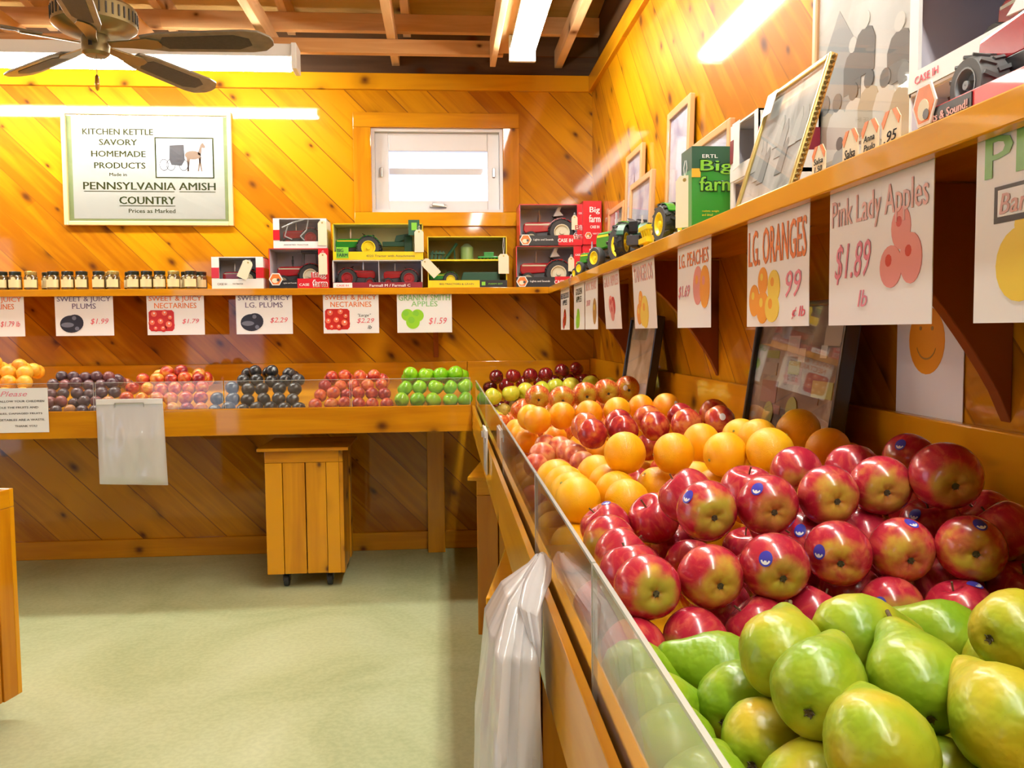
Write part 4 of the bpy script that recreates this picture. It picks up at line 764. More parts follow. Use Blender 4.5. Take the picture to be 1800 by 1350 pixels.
t = picture('small old photograph in a beaded gold frame, leaning on the white toy boxes', 'picture', 'framed_photograph', (.566, 1.475, Z0), .262, .228, .011, GOLD, P_OLD, .30, group=gp, extra=figs, depth=.014)
R = Matrix.Rotation(-.30, 4, 'X'); m = MB()
for i in range(26):
    m.lathe([(.001, -.004), (.004, 0), (.001, .004)], 8, 0, R @ Matrix.Translation((.131 + .002, -.007, .008 + i*.0085)))
m.build('beading', flat('dark gold beads', (.20, .14, .05), .4, .6), t)
m = MB(); m.box(-.118, -.0185, .178, -.072, -.0178, .222, 0, R); m.build('paper_label', PAPER, t)
# leaning black framed photographs behind the fruit
def shop(t, R, y, w, h):
    m = MB(); rr = random.Random(11)
    for i in range(16):
        x = -w*.42 + rr.random()*w*.7; z = h*.08 + rr.random()*h*.66; a, b = w*(.06 + .14*rr.random()), h*(.05 + .14*rr.random())
        m.box(x, y - .0006 - i*.00008, z, x + a, y - .0002, z + b, i % 5, R)
    for i in range(4):
        x = -w*.3 + rr.random()*w*.6; z = h*.15 + rr.random()*h*.3; m.prism([(x + w*.06*math.cos(2*PI*k/14), z + w*.06*math.sin(2*PI*k/14)) for k in range(14)], y - .0024 - i*.0001, y - .0018, 3, R)
    m.build('picture_subject', [flat('photo brown', (.26, .14, .12), .5), flat('photo charcoal', (.12, .10, .09), .5), flat('photo stone', (.50, .49, .42), .5), flat('photo leaf', (.30, .36, .10), .5), flat('photo tan', (.38, .32, .24), .5)], t)
BFR = flat('black frame', (.010, .012, .016), .3, coat=.4)
picture('black framed photograph leaning on the wall behind the oranges', 'picture', 'leaning_photograph', (.700, 1.68, .905), .44, .305, .010, BFR, P_DRK, .145, depth=.030, group='black framed photographs behind the fruit', extra=shop)
picture('black framed photograph leaning on the wall farther back behind the apples', 'picture', 'leaning_photograph', (.705, 3.07, .880), .42, .325, .010, BFR, P_OLD, .145, depth=.030, group='black framed photographs behind the fruit')
t = thing('orange_poster', 'white sheet with a smiling orange picture on the right wall over the backboard', 'poster', (.7935, 1.345, 1.005), -PI/2)
m = MB(); m.box(-.097, -.0012, .004, .097, 0, .225); m.build('sheet', WHITE, t)
m = MB(); m.disc(-.005, .130, .052, -.0018, -.0012, 0, 28, .056); m.build('orange_picture', F_ORG, t)
m = MB(); pts = [(-.005 + .030*math.cos(a), .128 + .030*math.sin(a)) for a in [math.radians(205 + 13*i) for i in range(11)]]
m.prism(pts + [(p[0]*1.0 + .0002, p[1] + .003) for p in reversed(pts)], -.0023, -.0018, 0); m.build('smile', F_BRN, t)
for x in (-.022, .012): m = MB(); m.disc(x, .150, .0035, -.0023, -.0018, 0); m.build('eye_spot', F_BRN, t)

# ------------------------------------------------------------------ toys on the right shelf
gt = 'green toy tractors on the right shelf'
GR = -PI/2
tractor('green toy tractor closest to the red corner boxes, farthest on the right shelf', (.600, 3.56, Z0), .16, GR + .35, GREEN, YELP, gt)
tractor('green toy tractor with its front to the room, second farthest on the right shelf', (.600, 3.33, Z0), .19, GR + .5, GREEN, YELP, gt)
tractor('larger bright green toy tractor with a black exhaust in front of the tower print', (.635, 2.98, Z0), .29, GR + .45, GREEN, YELP, gt, cab=False)
tractor('green toy tractor with a yellow hub turned sideways in front of the tree print', (.605, 2.62, Z0), .20, GR - .5, DGREEN, YELP, gt)
t = thing('toy_cultivator', 'small yellow toy cultivator between the toy tractors on the right shelf', 'toy', (.580, 2.44, Z0)); m = MB()
for q in range(4): m.tube([(0, -.04 + q*.026, 0), (.012, -.035 + q*.026, .03), (0, -.04 + q*.026, .07)], .005, 6)
m.box(-.008, -.05, .030, .008, .05, .045); m.box(-.008, -.05, .066, .02, .05, .078); m.build('frame', YELP, t)
tractor('green toy tractor with a big yellow hub on the yellow tray beside the green carton', (.640, 2.235, Z0 + .0125), .21, GR + .12 + PI, GREEN, YELP, gt)
t = thing('toy_carton', 'tall green toy carton with yellow lettering and a yellow tray, on the right shelf', 'toy box', (.573, 1.95, Z0))
m = MB(); m.box(0, 0, .012, .105, .085, .200, 0); m.build('carton_shell', BOXGREEN, t, bevel=.002); m = MB(); m.box(-.0006, -.0008, .150, .1056, .086, .2006); m.build('dark_top_band', DGREEN, t)
m = MB(); m.box(-.005, -.002, 0, .12, .46, .012); m.build('yellow_tray', YEL, t); m = MB(); m.box(-.0006, -.0012, .130, .020, .0, .150); m.build('yellow_patch', flat('amber print', (.85, .48, .03), .4), t)
for s, x, z, h, ww, mt, b, y in (('ERTL', .024, .174, .008, .036, PAPER, .02, -.0012), ('Big', .018, .135, .036, .078, DGREEN, .06, -.0014), ('farm', .016, .097, .036, .088, DGREEN, .06, -.0014), ('Big', .020, .137, .032, .074, LGREEN, .02, -.0022), ('farm', .018, .099, .032, .084, LGREEN, .02, -.0022), ('realistic weight', .024, .050, .005, .040, YELP, 0, -.0012), ('and detail', .024, .042, .005, .025, YELP, 0, -.0012)):
    text(s, h, mt, t, x, z, ww, y=y, bold=b, align='L')
price_tag('cream tag hanging on the left side of the green toy carton', (.566, 1.985, Z0 + .140), rotz=-.7, h=.120, w=.045, string=.035)
for lab, z, h in (('white toy box lying low behind the gold framed photograph, under its twin', Z0, .104), ('white toy box with a dark red band behind the gold framed photograph, topmost', Z0 + .1045, .122)):
    c = carton(lab, (.640, 1.795, z), .165, h, .130, WHITE, GREY, rotz=GR, lip=.030, group='white boxes behind the gold frame', side_w=.02)
    if z > Z0 + .05:
        m = MB(); m.box(.0822, .0, .040, .0830, .1295, .085); m.box(-.083, -.0022, .04, -.062, -.0012, .09); m.build('red_band', MAROON, c)
    text('CASE IH', .010, INK, c, .035, h - .025, .045, y=-.0836, M=Matrix.Rotation(PI/2, 4, 'Z'), bold=.02)
t = thing('spare_tag', 'long white paper tag hanging on the upper white toy box', 'price tag', (.634, 1.80, Z0 + .222), GR); m = MB(); m.prism([(-.030, -.1), (-.022, -.03), (-.035, 0), (.012, 0), (.008, -.05), (.010, -.095)], -.0062, -.005); m.build('card', WHITE, t)
# near cartons at the right end
c = carton('grey lined white toy box standing low at the right end of the shelf', (.640, .885, Z0), .520, .098, .140, WHITE, LAV, rotz=GR, lip=.010, group='white boxes at the right end')
c = carton('white toy box with a red seat inside, stacked at the right shelf end', (.640, .885, Z0 + .0985), .520, .135, .140, WHITE, LAV, rotz=GR, lip=.026, group='white boxes at the right end', side_w=.022)
text('CASE IH', .010, INKR, c, -.215, .008, .055, y=-.0024)
m = MB(); m.prism([(.0, .026), (-.05, .030), (-.015, .055), (.0, .135), (.075, .135), (.08, .026)], -.006, -.002); m.build('cream_sleeve', WHITE, c); m = MB(); m.box(.08, -.008, .03, .26, -.002, .135); m.build('red_sleeve', RED, c)
tractor('red toy tractor with white wheels inside the stacked box at the right end', (.705, .955, Z0 + .103), .17, GR, RED2, RIMW, 'toy tractors in boxes', canopy=RED)
t = thing('toy_carton', 'red and black light and sound toy tray at the front of the right shelf end', 'toy box', (.546, .800, Z0), GR)
m = MB(); m.box(-.150, 0, 0, .30, .090, .006); m.box(-.150, -.002, 0, .30, .002, .024); m.build('tray', RED, t, bevel=.001)
m = MB(); m.box(-.150, -.0035, .001, -.052, -.002, .022); m.build('black_panel', BLACK, t); text('Lights & Sound!', .012, T_PINK, t, -.100, .004, .085, y=-.0040, bold=.03)
m = MB(); x, z = -.135, .030; hx = [(x + .024*math.cos(PI/3*i), z + .027*math.sin(PI/3*i)) for i in range(6)]; m.prism(hx, -.006, -.0042, 0); m.prism([(x + (p - x)*.84, z + (q - z)*.84) for p, q in hx], -.0066, -.006, 1); m.disc(x, z - .006, .011, -.0072, -.0066, 2, 14, .012); m.disc(x + .006, z - .012, .006, -.0076, -.0072, 3, 10); m.build('hexagon_emblem', [PAPER, T_OR, CREAM, DGREY], t)
t = thing('toy_tractor', 'big toy tractor with grey tyres standing in the light and sound tray', 'toy tractor', (.590, .800, Z0 + .0065), GR)
for nm, x, y, Rw in (('front_wheel', -.083, -.018, .030), ('front_wheel', -.083, .050, .030), ('rear_wheel', .10, -.018, .05), ('rear_wheel', .10, .055, .05)):
    m = MB(); wheel(m, x, y, Rw, Rw, .034, 12); o = m.build(nm, GRUB, t, smooth=35); m = MB(); rim(m, x, y, Rw, Rw, .034); m.build('rim', flat('grey wheel rim', (.22, .24, .25), .4), o, smooth=30)
m = MB(); m.box(-.09, -.004, .03, .13, .036, .055); m.build('chassis', BLACK, t, bevel=.003); m = MB(); m.prism([(-.115, .05), (-.11, .085), (.02, .10), (.02, .05)], -.004, .036); m.build('hood', RED2, t, bevel=.004); m = MB(); m.box(.02, -.004, .055, .12, .036, .15); m.build('cab', DGREY, t, bevel=.004)
for i, (lab, y, z, s) in enumerate((('little price flag at the lower left of the large old photograph', 1.222, 0, 'Salsa\n1.50'), ('little price flag second from the left before the large old photograph', 1.125, 0, 'Salsa'), ('little price flag reading a pencilled name, before the large old photograph', 1.072, 0, 'Anna\nPaulo'), ('little price flag ending in 95, rightmost before the large old photograph', 1.020, 0, '.95'))):
    t = thing('price_flag', lab, 'price tag', (.548, y, Z0), GR, 'price flags before the large photograph'); m = MB(); m.prism([(-.022, 0), (.022, 0), (.022, .034), (.012, .046), (-.012, .046), (-.022, .034)], -.0006, .0006); m.build('card', CREAM, t)
    m = MB(); m.prism([(-.022, .034), (-.012, .046), (-.003, .046), (-.018, .026)], -.0012, -.0006); m.prism([(.022, .034), (.012, .046), (.003, .046), (.018, .026)], -.0012, -.0006); m.build('orange_corner', T_OR, t); text(s, .020 if '\n' in s else .013, INK, t, 0, .008, .030, slant=.2)
FRUIT = {
 'pl_top':('PL',[(.328,1.045,.928,.037,'c'),(.403,1.035,.935,.037,'c'),(.482,1.035,.945,.037,'c'),(.554,1.042,.955,.0373,'c'),(.615,.999,.973,.041,'c')]),
 'pl_topback':('PL',[(.329,1.142,.928,.037),(.408,1.119,.936,.037),(.511,1.203,.946,.037),(.582,1.175,.953,.037),(.676,1.188,.964,.0374)]),
 'pl_mid':('PL',[(.229,.951,.861,.037,'c'),(.307,.963,.867,.037,'c'),(.381,.955,.879,.0387,'c'),(.469,.979,.886,.0382,'c'),(.542,.967,.891,.037,'c'),(.607,.934,.899,.0375,'c')]),
 'pl_glass':('PL',[(.225,1.024,.858,.037),(.23,1.097,.859,.037),(.227,1.169,.859,.037),(.239,1.262,.86,.037)]),
 'pl_between':('PL',[(.313,1.258,.871,.0384),(.359,1.37,.814,.0402),(.357,1.292,.813,.0398),(.355,1.202,.812,.0388),(.455,1.243,.821,.038),(.465,1.062,.88,.037),(.537,1.054,.885,.037),(.631,1.057,.899,.037),(.703,1.051,.906,.037),(.673,.971,.909,.037),(.677,.943,.843,.037)]),
 'pl_low':('PL',[(.208,.926,.796,.037),(.28,.931,.803,.037),(.356,.94,.811,.037),(.428,.95,.818,.037),(.517,.943,.827,.037,'c'),(.582,.912,.833,.037)]),
 'or_top':('OR',[(.321,1.505,.936,.0389),(.4,1.468,.939,.0376),(.466,1.386,.947,.0381),(.524,1.338,.959,.0394)]),
 'or_topback':('OR',[(.482,1.574,.943,.0366),(.561,1.577,.951,.0368),(.564,1.495,.957,.0382),(.639,1.498,.972,.0399)]),
 'or_shade':('OR',[(.628,1.353,.957,.0366),(.708,1.453,.916,.0403)]),
 'or_glass':('OR',[(.218,1.396,.874,.0398),(.22,1.475,.869,.0408),(.218,1.555,.868,.0408),(.213,1.634,.868,.0408)]),
 'or_second':('OR',[(.301,1.396,.871,.0385),(.298,1.471,.871,.0388),(.3,1.548,.872,.0391),(.293,1.627,.876,.0408)]),
 'or_low':('OR',[(.379,1.508,.873,.0366),(.456,1.513,.881,.0366),(.457,1.417,.881,.0366),(.543,1.406,.891,.037)]),
 'or_peek':('OR',[(.207,1.376,.799,.0408)]),
 'ne_top':('NE',[(.311,1.787,.937,.0339),(.378,1.791,.943,.0339),(.458,1.83,.946,.0329),(.513,1.779,.956,.0337),(.58,1.763,.963,.0339)]),
 'ne_topback':('NE',[(.317,1.922,.937,.0339),(.392,1.901,.945,.0339),(.468,1.945,.95,.0331),(.546,1.94,.955,.0329),(.607,1.885,.966,.0339)]),
 'ne_low':('NE',[(.468,1.934,.885,.0339)]),
 'pc_glass':('PC',[(.254,2.142,.863,.0318),(.282,2.085,.866,.0318),(.229,2.012,.861,.0318),(.289,1.993,.867,.0318),(.298,1.932,.866,.0314),(.204,1.924,.85,.0293),(.302,1.864,.861,.0297)]),
 'ta_top':('TA',[(.232,2.136,.931,.036),(.299,2.173,.938,.036),(.366,2.151,.944,.036),(.437,2.145,.951,.036),(.511,2.195,.954,.0351),(.567,2.151,.96,.0352)]),
 'ta_back':('TA',[(.224,2.249,.927,.0354)]),
 'ta_low':('TA',[(.211,2.53,.86,.0348),(.215,2.404,.859,.0347),(.219,2.29,.859,.0345),(.294,2.283,.866,.0344)]),
 'ga_top':('GA',[(.3,2.758,.941,.0398,'c'),(.359,2.601,.947,.0398,'c'),(.437,2.645,.955,.0398,'c'),(.511,2.676,.962,.0398,'c'),(.588,2.718,.968,.0392,'c')]),
 'ga_low':('GA',[(.211,3.277,.799,.0396),(.266,3.331,.804,.0398),(.275,3.062,.873,.0398)]),
 'ya_row':('YA',[(.214,3.808,.865,.0386),(.296,3.833,.875,.0392),(.365,3.865,.882,.0392),(.441,3.853,.889,.0392),(.511,3.929,.896,.0392),(.578,3.891,.903,.0392),(.664,3.86,.911,.0392)]),
 'bp_row':('BP',[(.261,3.82,.799,.035),(.334,4.02,.806,.035)]),
 'rd_top':('RD',[(.258,4.267,.927,.037),(.33,4.128,.936,.0374),(.41,4.089,.94,.0365),(.482,4.071,.945,.036),(.566,4.117,.958,.0371),(.653,4.217,.963,.0358)]),
 'rd_low':('RD',[(.232,4.372,.866,.0383),(.311,4.33,.876,.0392),(.404,4.393,.886,.0392),(.487,4.334,.894,.0392),(.539,4.22,.897,.0385),(.615,4.217,.902,.0384),(.681,4.139,.908,.0374)]),
 'pe_P1':('PE',[(.368,.729,.879,.0394,(1,.25,-.05))]),
 'pe_P2':('PE',[(.368,.628,.877,.0394,(.25,.88,.38))]),
 'pe_P3':('PE',[(.294,.548,.868,.0394,(.35,.9,.1))]),
 'pe_P4':('PE',[(.388,.551,.881,.0394,(.15,.95,.1))]),
 'pe_P5':('PE',[(.291,.636,.873,.0394,(.55,.75,.15))]),
 'pe_Q5':('PE',[(.391,.768,.817,.0394,(.1,.8,.35))]),
 'pe_P6':('PE',[(.282,.841,.806,.0394,(-1,.15,.12))]),
 'pe_P7':('PE',[(.271,.765,.805,.0394,(.6,.7,.15))]),
 'pe_P8':('PE',[(.293,.713,.871,.0394,(.5,.8,.25))]),
 'pe_P9':('PE',[(.267,.685,.804,.0394,(.6,.75,.05))]),
 'pe_P10':('PE',[(.271,.608,.804,.0394,(.5,.8,.1))]),
 'pe_P11':('PE',[(.191,.696,.797,.0394,(.2,.95,.1))]),
 'pe_P12':('PE',[(.194,.774,.797,.0394,(.9,.25,-.1))]),
 'pe_P13':('PE',[(.194,.852,.797,.0394,(.9,-.1,-.15))]),
 'pe_P14':('PE',[(.194,.619,.797,.0394,(.4,.9,0))]),
 'pe_P15':('PE',[(.524,.849,.83,.0394,(-.8,.5,.1))]),
 'pe_P16':('PE',[(.499,.698,.888,.0394,(.9,.3,0))]),
 'pe_P17':('PE',[(.543,.774,.832,.0394,(.85,.5,.1))]),
 'pe_P18':('PE',[(.366,.583,.814,.0394,(.3,.9,0))]),
 'fill_PE':('PE',[(.25,.526,.803,.0402),(.351,.675,.814,.0411),(.439,.835,.822,.0406),(.439,.704,.822,.0398),(.323,.492,.812,.0415),(.464,.574,.827,.0425),(.673,.816,.847,.0417),(.408,.487,.819,.0399),(.641,.775,.911,.0413),(.719,.838,.917,.0406),(.535,.616,.831,.04),(.622,.718,.843,.0425),(.642,.663,.913,.0419),(.711,.723,.85,.0404),(.482,.464,.826,.0402),(.63,.595,.843,.0416),(.726,.672,.923,.0427),(.699,.643,.849,.0408),(.662,.563,.909,.0398),(.594,.487,.838,.0406)]),
 'fill_PL':('PL',[(.198,1.079,.795,.0371),(.279,1.228,.804,.0384),(.258,1.132,.801,.0373),(.386,1.241,.875,.0374),(.345,1.102,.81,.0378),(.338,1.018,.81,.038),(.418,1.112,.817,.0376),(.459,1.139,.886,.0385),(.423,1.026,.82,.0396),(.533,1.216,.83,.0385),(.502,1.103,.826,.0377),(.57,1.243,.899,.0395),(.505,1.019,.826,.0378),(.625,1.239,.839,.039),(.624,1.162,.84,.0399),(.673,1.241,.906,.0381),(.594,1.063,.835,.0375),(.654,1.129,.905,.0385),(.714,1.204,.849,.0392),(.611,.981,.838,.0394),(.719,1.112,.849,.0395),(.683,1.017,.844,.0374)]),
 'fill_OR':('OR',[(.201,1.598,.797,.0392),(.193,1.511,.795,.0376),(.239,1.448,.799,.0372),(.27,1.566,.803,.038),(.262,1.314,.803,.0387),(.32,1.505,.807,.0373),(.413,1.559,.816,.0369),(.425,1.463,.818,.0372),(.408,1.338,.879,.0381),(.449,1.366,.821,.0386),(.533,1.526,.889,.0371),(.47,1.29,.889,.0395),(.524,1.321,.83,.0392),(.59,1.398,.834,.0368),(.692,1.576,.844,.0372),(.6,1.323,.836,.0378),(.733,1.558,.909,.0371),(.669,1.383,.902,.0368),(.676,1.299,.844,.0385),(.73,1.299,.908,.0369)]),
 'fill_NE':('NE',[(.193,1.851,.789,.0321),(.238,1.903,.794,.0327),(.224,1.786,.793,.0328),(.219,1.699,.793,.0329),(.227,1.739,.843,.0312),(.242,1.812,.849,.0329),(.295,1.752,.85,.0311),(.332,1.808,.852,.0307),(.361,1.731,.858,.0318),(.392,1.857,.859,.0308),(.378,1.662,.856,.0305),(.442,1.688,.868,.0325),(.481,1.81,.869,.0313),(.481,1.743,.867,.0307),(.535,1.883,.874,.0314),(.508,1.656,.821,.0325),(.529,1.694,.877,.0328),(.619,1.874,.885,.032),(.579,1.733,.877,.0307),(.575,1.645,.826,.0309),(.652,1.783,.887,.0318),(.606,1.656,.884,.0323),(.701,1.901,.889,.0306),(.675,1.826,.838,.0326),(.647,1.649,.833,.0305),(.72,1.826,.897,.0329),(.678,1.65,.891,.0322),(.724,1.667,.843,.0329)]),
 'fill_TA':('TA',[(.193,2.139,.791,.0334),(.208,2.282,.793,.0345),(.192,2.039,.792,.0344),(.213,2.205,.792,.0326),(.205,1.963,.791,.0323),(.252,2.084,.796,.0329),(.279,2.228,.8,.0343),(.255,2.015,.797,.0332),(.311,2.141,.803,.0336),(.343,2.139,.862,.0339),(.398,2.241,.866,.0334),(.368,2.024,.864,.0339),(.417,2.051,.814,.0344),(.451,2.098,.874,.0343),(.494,2.247,.878,.0345),(.441,2.006,.868,.0324),(.46,1.961,.817,.0328),(.539,2.139,.884,.035),(.514,2.016,.881,.0346),(.614,2.241,.891,.0346),(.566,1.975,.882,.0332),(.697,2.259,.896,.0335),(.634,1.967,.893,.0348),(.696,2.151,.897,.0338),(.673,2.078,.898,.035),(.73,1.988,.901,.0341)]),
 'fill_GA':('GA',[(.2,2.68,.794,.0359),(.247,2.96,.8,.0376),(.226,2.584,.797,.0359),(.253,2.859,.802,.0385),(.296,2.94,.863,.0361),(.249,2.46,.801,.0378),(.298,2.834,.866,.0373),(.253,2.361,.8,.0364),(.343,3.175,.873,.038),(.308,2.763,.864,.036),(.296,2.611,.865,.0368),(.356,3.011,.87,.0365),(.299,2.474,.866,.0372),(.423,3.183,.88,.0376),(.365,2.644,.874,.0376),(.353,2.403,.872,.0375),(.453,3.051,.884,.0381),(.378,2.543,.876,.038),(.452,2.766,.885,.0385),(.46,2.659,.88,.0363),(.412,2.343,.874,.0359),(.499,2.824,.888,.0379),(.446,2.486,.879,.0364),(.571,2.962,.832,.0367),(.496,2.559,.884,.0364),(.481,2.413,.883,.0368),(.611,3.029,.835,.0362),(.662,3.172,.842,.0379),(.632,2.881,.839,.0375),(.702,3.051,.844,.036),(.725,3.124,.847,.037),(.688,2.953,.845,.0379),(.722,2.874,.846,.0362),(.704,2.72,.845,.037),(.729,2.524,.848,.037)]),
 'fill_YA':('YA',[(.192,3.771,.794,.0364),(.191,3.687,.793,.0354),(.193,3.599,.795,.0376),(.191,3.497,.792,.0353),(.191,3.358,.793,.0355),(.206,3.429,.795,.0361),(.321,3.731,.806,.0362),(.337,3.824,.808,.0361),(.341,3.325,.87,.0372),(.365,3.447,.87,.0363),(.399,3.524,.874,.0362),(.426,3.739,.874,.0354),(.399,3.372,.873,.036),(.478,3.519,.882,.0363),(.469,3.388,.882,.0368),(.472,3.295,.881,.0361),(.566,3.426,.89,.0363),(.553,3.346,.889,.0364),(.565,3.274,.888,.0354),(.614,3.55,.893,.0355),(.636,3.48,.901,.0377),(.626,3.358,.898,.037),(.698,3.576,.905,.0369),(.727,3.706,.911,.0379),(.709,3.497,.907,.0371),(.677,3.301,.904,.0373),(.708,3.399,.907,.0372),(.721,3.299,.847,.037)]),
 'fill_RD':('RD',[(.191,4.302,.793,.0359),(.203,4.401,.796,.0377),(.206,4.023,.794,.0352),(.217,4.199,.796,.0366),(.249,3.895,.8,.0373),(.316,4.095,.805,.0353),(.333,3.979,.866,.0358),(.598,4.045,.835,.0374),(.661,4.312,.898,.0357),(.63,3.915,.836,.0354),(.707,4.044,.908,.0376)]),
 'BO_0':('BO',[(-2.131,3.838,.906,.0331),(-2.054,3.84,.9,.0346),(-1.972,3.839,.901,.0339),(-1.899,3.839,.902,.0342),(-1.823,3.838,.903,.0333)]),
 'BO_1':('BO',[(-2.118,3.875,.957,.0333),(-2.052,3.874,.957,.0335),(-1.975,3.876,.957,.0343),(-1.902,3.884,.952,.0348),(-1.833,3.882,.951,.034)]),
 'BO_2':('BO',[(-2.131,3.933,.986,.0343),(-2.056,3.932,.989,.0347),(-1.989,3.935,.985,.0347),(-1.923,3.93,.996,.0336),(-1.854,3.932,.991,.0344)]),
 'BO_3':('BO',[(-2.135,3.972,1.04,.0345),(-2.068,3.974,1.041,.0344),(-2.001,3.969,1.041,.0338)]),
 'BO_fill':('BO',[(-2.112,4.031,1.018,.034),(-2.129,4.094,1.007,.034),(-2.114,4.159,.997,.034),(-2.019,4.028,1.016,.034),(-2.031,4.093,1.005,.034),(-2.017,4.158,.996,.034),(-2.03,4.222,.982,.034),(-1.921,4.028,1.019,.034),(-1.933,4.092,1.003,.034),(-1.921,4.157,.996,.034),(-1.933,4.222,.985,.034)]),
 'BL_0':('BL',[(-1.74,3.834,.83,.0271),(-1.686,3.833,.83,.0258),(-1.628,3.837,.832,.0259),(-1.575,3.834,.828,.0271),(-1.522,3.832,.828,.0266),(-1.463,3.834,.831,.0265)]),
 'BL_1':('BL',[(-1.726,3.872,.864,.0268),(-1.675,3.865,.868,.0263),(-1.628,3.882,.856,.0262),(-1.579,3.868,.867,.0267),(-1.528,3.868,.865,.0263),(-1.477,3.871,.865,.0261)]),
 'BL_2':('BL',[(-1.737,3.909,.898,.0258),(-1.682,3.905,.898,.0257),(-1.625,3.91,.9,.0272),(-1.573,3.912,.894,.0267),(-1.517,3.903,.902,.027),(-1.463,3.906,.901,.0272)]),
 'BL_3':('BL',[(-1.739,3.942,.938,.0271),(-1.687,3.938,.936,.026),(-1.637,3.932,.946,.0271),(-1.587,3.944,.932,.027),(-1.535,3.942,.933,.0269),(-1.482,3.937,.94,.0273)]),
 'BL_4':('BL',[(-1.714,3.972,.973,.0264),(-1.663,3.97,.97,.026),(-1.613,3.975,.966,.026),(-1.562,3.97,.97,.0265),(-1.51,3.974,.966,.027)]),
 'BL_fill':('BL',[(-1.712,4.02,.95,.0265),(-1.721,4.169,.915,.0265),(-1.656,4.02,.955,.0265),(-1.665,4.071,.944,.0265),(-1.665,4.17,.917,.0265),(-1.598,4.023,.957,.0265),(-1.609,4.17,.918,.0265),(-1.544,4.02,.95,.0265),(-1.553,4.17,.917,.0265),(-1.488,4.02,.953,.0265),(-1.497,4.07,.94,.0265),(-1.488,4.12,.927,.0265),(-1.497,4.17,.918,.0265)]),
 'BN_0':('BN',[(-1.395,3.839,.833,.0307),(-1.331,3.838,.83,.0318),(-1.262,3.836,.83,.0311),(-1.194,3.836,.829,.0307),(-1.133,3.837,.83,.0303),(-1.072,3.836,.828,.0313)]),
 'BN_1':('BN',[(-1.403,3.878,.877,.0301),(-1.339,3.881,.873,.0307),(-1.274,3.876,.875,.0311),(-1.212,3.875,.872,.0315),(-1.147,3.876,.874,.0316),(-1.083,3.876,.873,.0316)]),
 'BN_2':('BN',[(-1.39,3.919,.918,.0302),(-1.327,3.923,.914,.0306),(-1.266,3.923,.911,.031),(-1.206,3.917,.915,.031),(-1.146,3.923,.912,.0303),(-1.086,3.918,.918,.0314)]),
 'BN_3':('BN',[(-1.356,3.959,.953,.0315),(-1.294,3.956,.955,.0318),(-1.232,3.96,.95,.0317),(-1.172,3.952,.958,.0311),(-1.113,3.959,.952,.0302)]),
 'BN_4':('BN',[(-1.264,4.003,.983,.0317),(-1.2,3.997,.988,.0312)]),
 'BN_fill':('BN',[(-1.311,4.05,.966,.031),(-1.223,4.168,.946,.031),(-1.135,4.05,.969,.031),(-1.146,4.109,.959,.031),(-1.135,4.168,.947,.031),(-1.145,4.226,.934,.031)]),
 'BK_0':('BK',[(-1.013,3.838,.816,.0314),(-.953,3.836,.829,.0314),(-.892,3.837,.817,.0318),(-.832,3.838,.827,.0308),(-.771,3.836,.827,.031),(-.711,3.839,.822,.0309),(-.649,3.841,.822,.0314)]),
 'BK_1':('BK',[(-1.012,3.882,.869,.0306),(-.946,3.886,.865,.0316),(-.88,3.88,.86,.0312),(-.808,3.878,.864,.0303),(-.742,3.875,.864,.0313),(-.682,3.877,.86,.0302)]),
 'BK_2':('BK',[(-.956,3.922,.914,.0314),(-.885,3.92,.906,.0311),(-.824,3.916,.907,.0308),(-.747,3.918,.908,.0316),(-.678,3.918,.905,.0317)]),
 'BK_3':('BK',[(-.914,3.955,.944,.0301),(-.853,3.954,.944,.0305),(-.788,3.953,.938,.0302),(-.73,3.967,.94,.0306),(-.67,3.965,.943,.0307)]),
 'BK_4':('BK',[(-.868,3.996,.983,.0301),(-.793,3.993,.982,.0313)]),
 'BK_fill':('BK',[(-.914,4.05,.968,.031),(-.82,4.051,.972,.031),(-.83,4.109,.956,.031),(-.82,4.168,.943,.031),(-.725,4.05,.967,.031),(-.725,4.169,.948,.031)]),
 'BR_0':('BR',[(-.576,3.835,.838,.0303),(-.507,3.836,.839,.0308),(-.448,3.836,.845,.0296),(-.385,3.838,.839,.0303),(-.326,3.841,.837,.0299),(-.261,3.839,.837,.03)]),
 'BR_1':('BR',[(-.558,3.876,.877,.0294),(-.501,3.872,.888,.0305),(-.445,3.885,.876,.0292),(-.389,3.875,.885,.0305),(-.33,3.877,.882,.0293),(-.273,3.878,.879,.0297)]),
 'BR_2':('BR',[(-.543,3.917,.916,.0302),(-.474,3.918,.914,.0293),(-.415,3.917,.917,.0294),(-.352,3.919,.917,.0305),(-.289,3.918,.919,.03)]),
 'BR_3':('BR',[(-.516,3.953,.955,.0293),(-.457,3.952,.958,.0305),(-.389,3.954,.955,.0307),(-.324,3.953,.958,.0308)]),
 'BR_fill':('BR',[(-.531,4.008,.94,.03),(-.45,4.008,.942,.03),(-.37,4.007,.937,.03),(-.292,4.006,.937,.03),(-.301,4.177,.905,.03),(-.291,4.12,.919,.03)]),
 'BG_0':('BG',[(-.195,3.839,.854,.0326),(-.124,3.845,.852,.0334),(-.054,3.839,.85,.0342),(.023,3.844,.848,.0332),(.089,3.842,.851,.0343)]),
 'BG_1':('BG',[(-.181,3.882,.902,.034),(-.115,3.886,.905,.033),(-.043,3.886,.906,.0336),(.023,3.885,.904,.0326),(.091,3.883,.908,.0342)]),
 'BG_2':('BG',[(-.157,3.92,.964,.0334),(-.089,3.92,.959,.0338),(-.02,3.922,.961,.034),(.049,3.92,.965,.0345)]),
 'BG_fill':('BG',[(-.172,4.048,.94,.0335),(-.16,3.984,.951,.0335),(-.159,4.111,.928,.0335),(-.093,4.048,.939,.0335),(-.08,3.985,.955,.0335),(-.08,4.111,.926,.0335),(-.0,3.984,.947,.0335),(.067,4.046,.936,.0335),(.079,4.111,.929,.0335),(.078,3.984,.953,.0335)]),
}

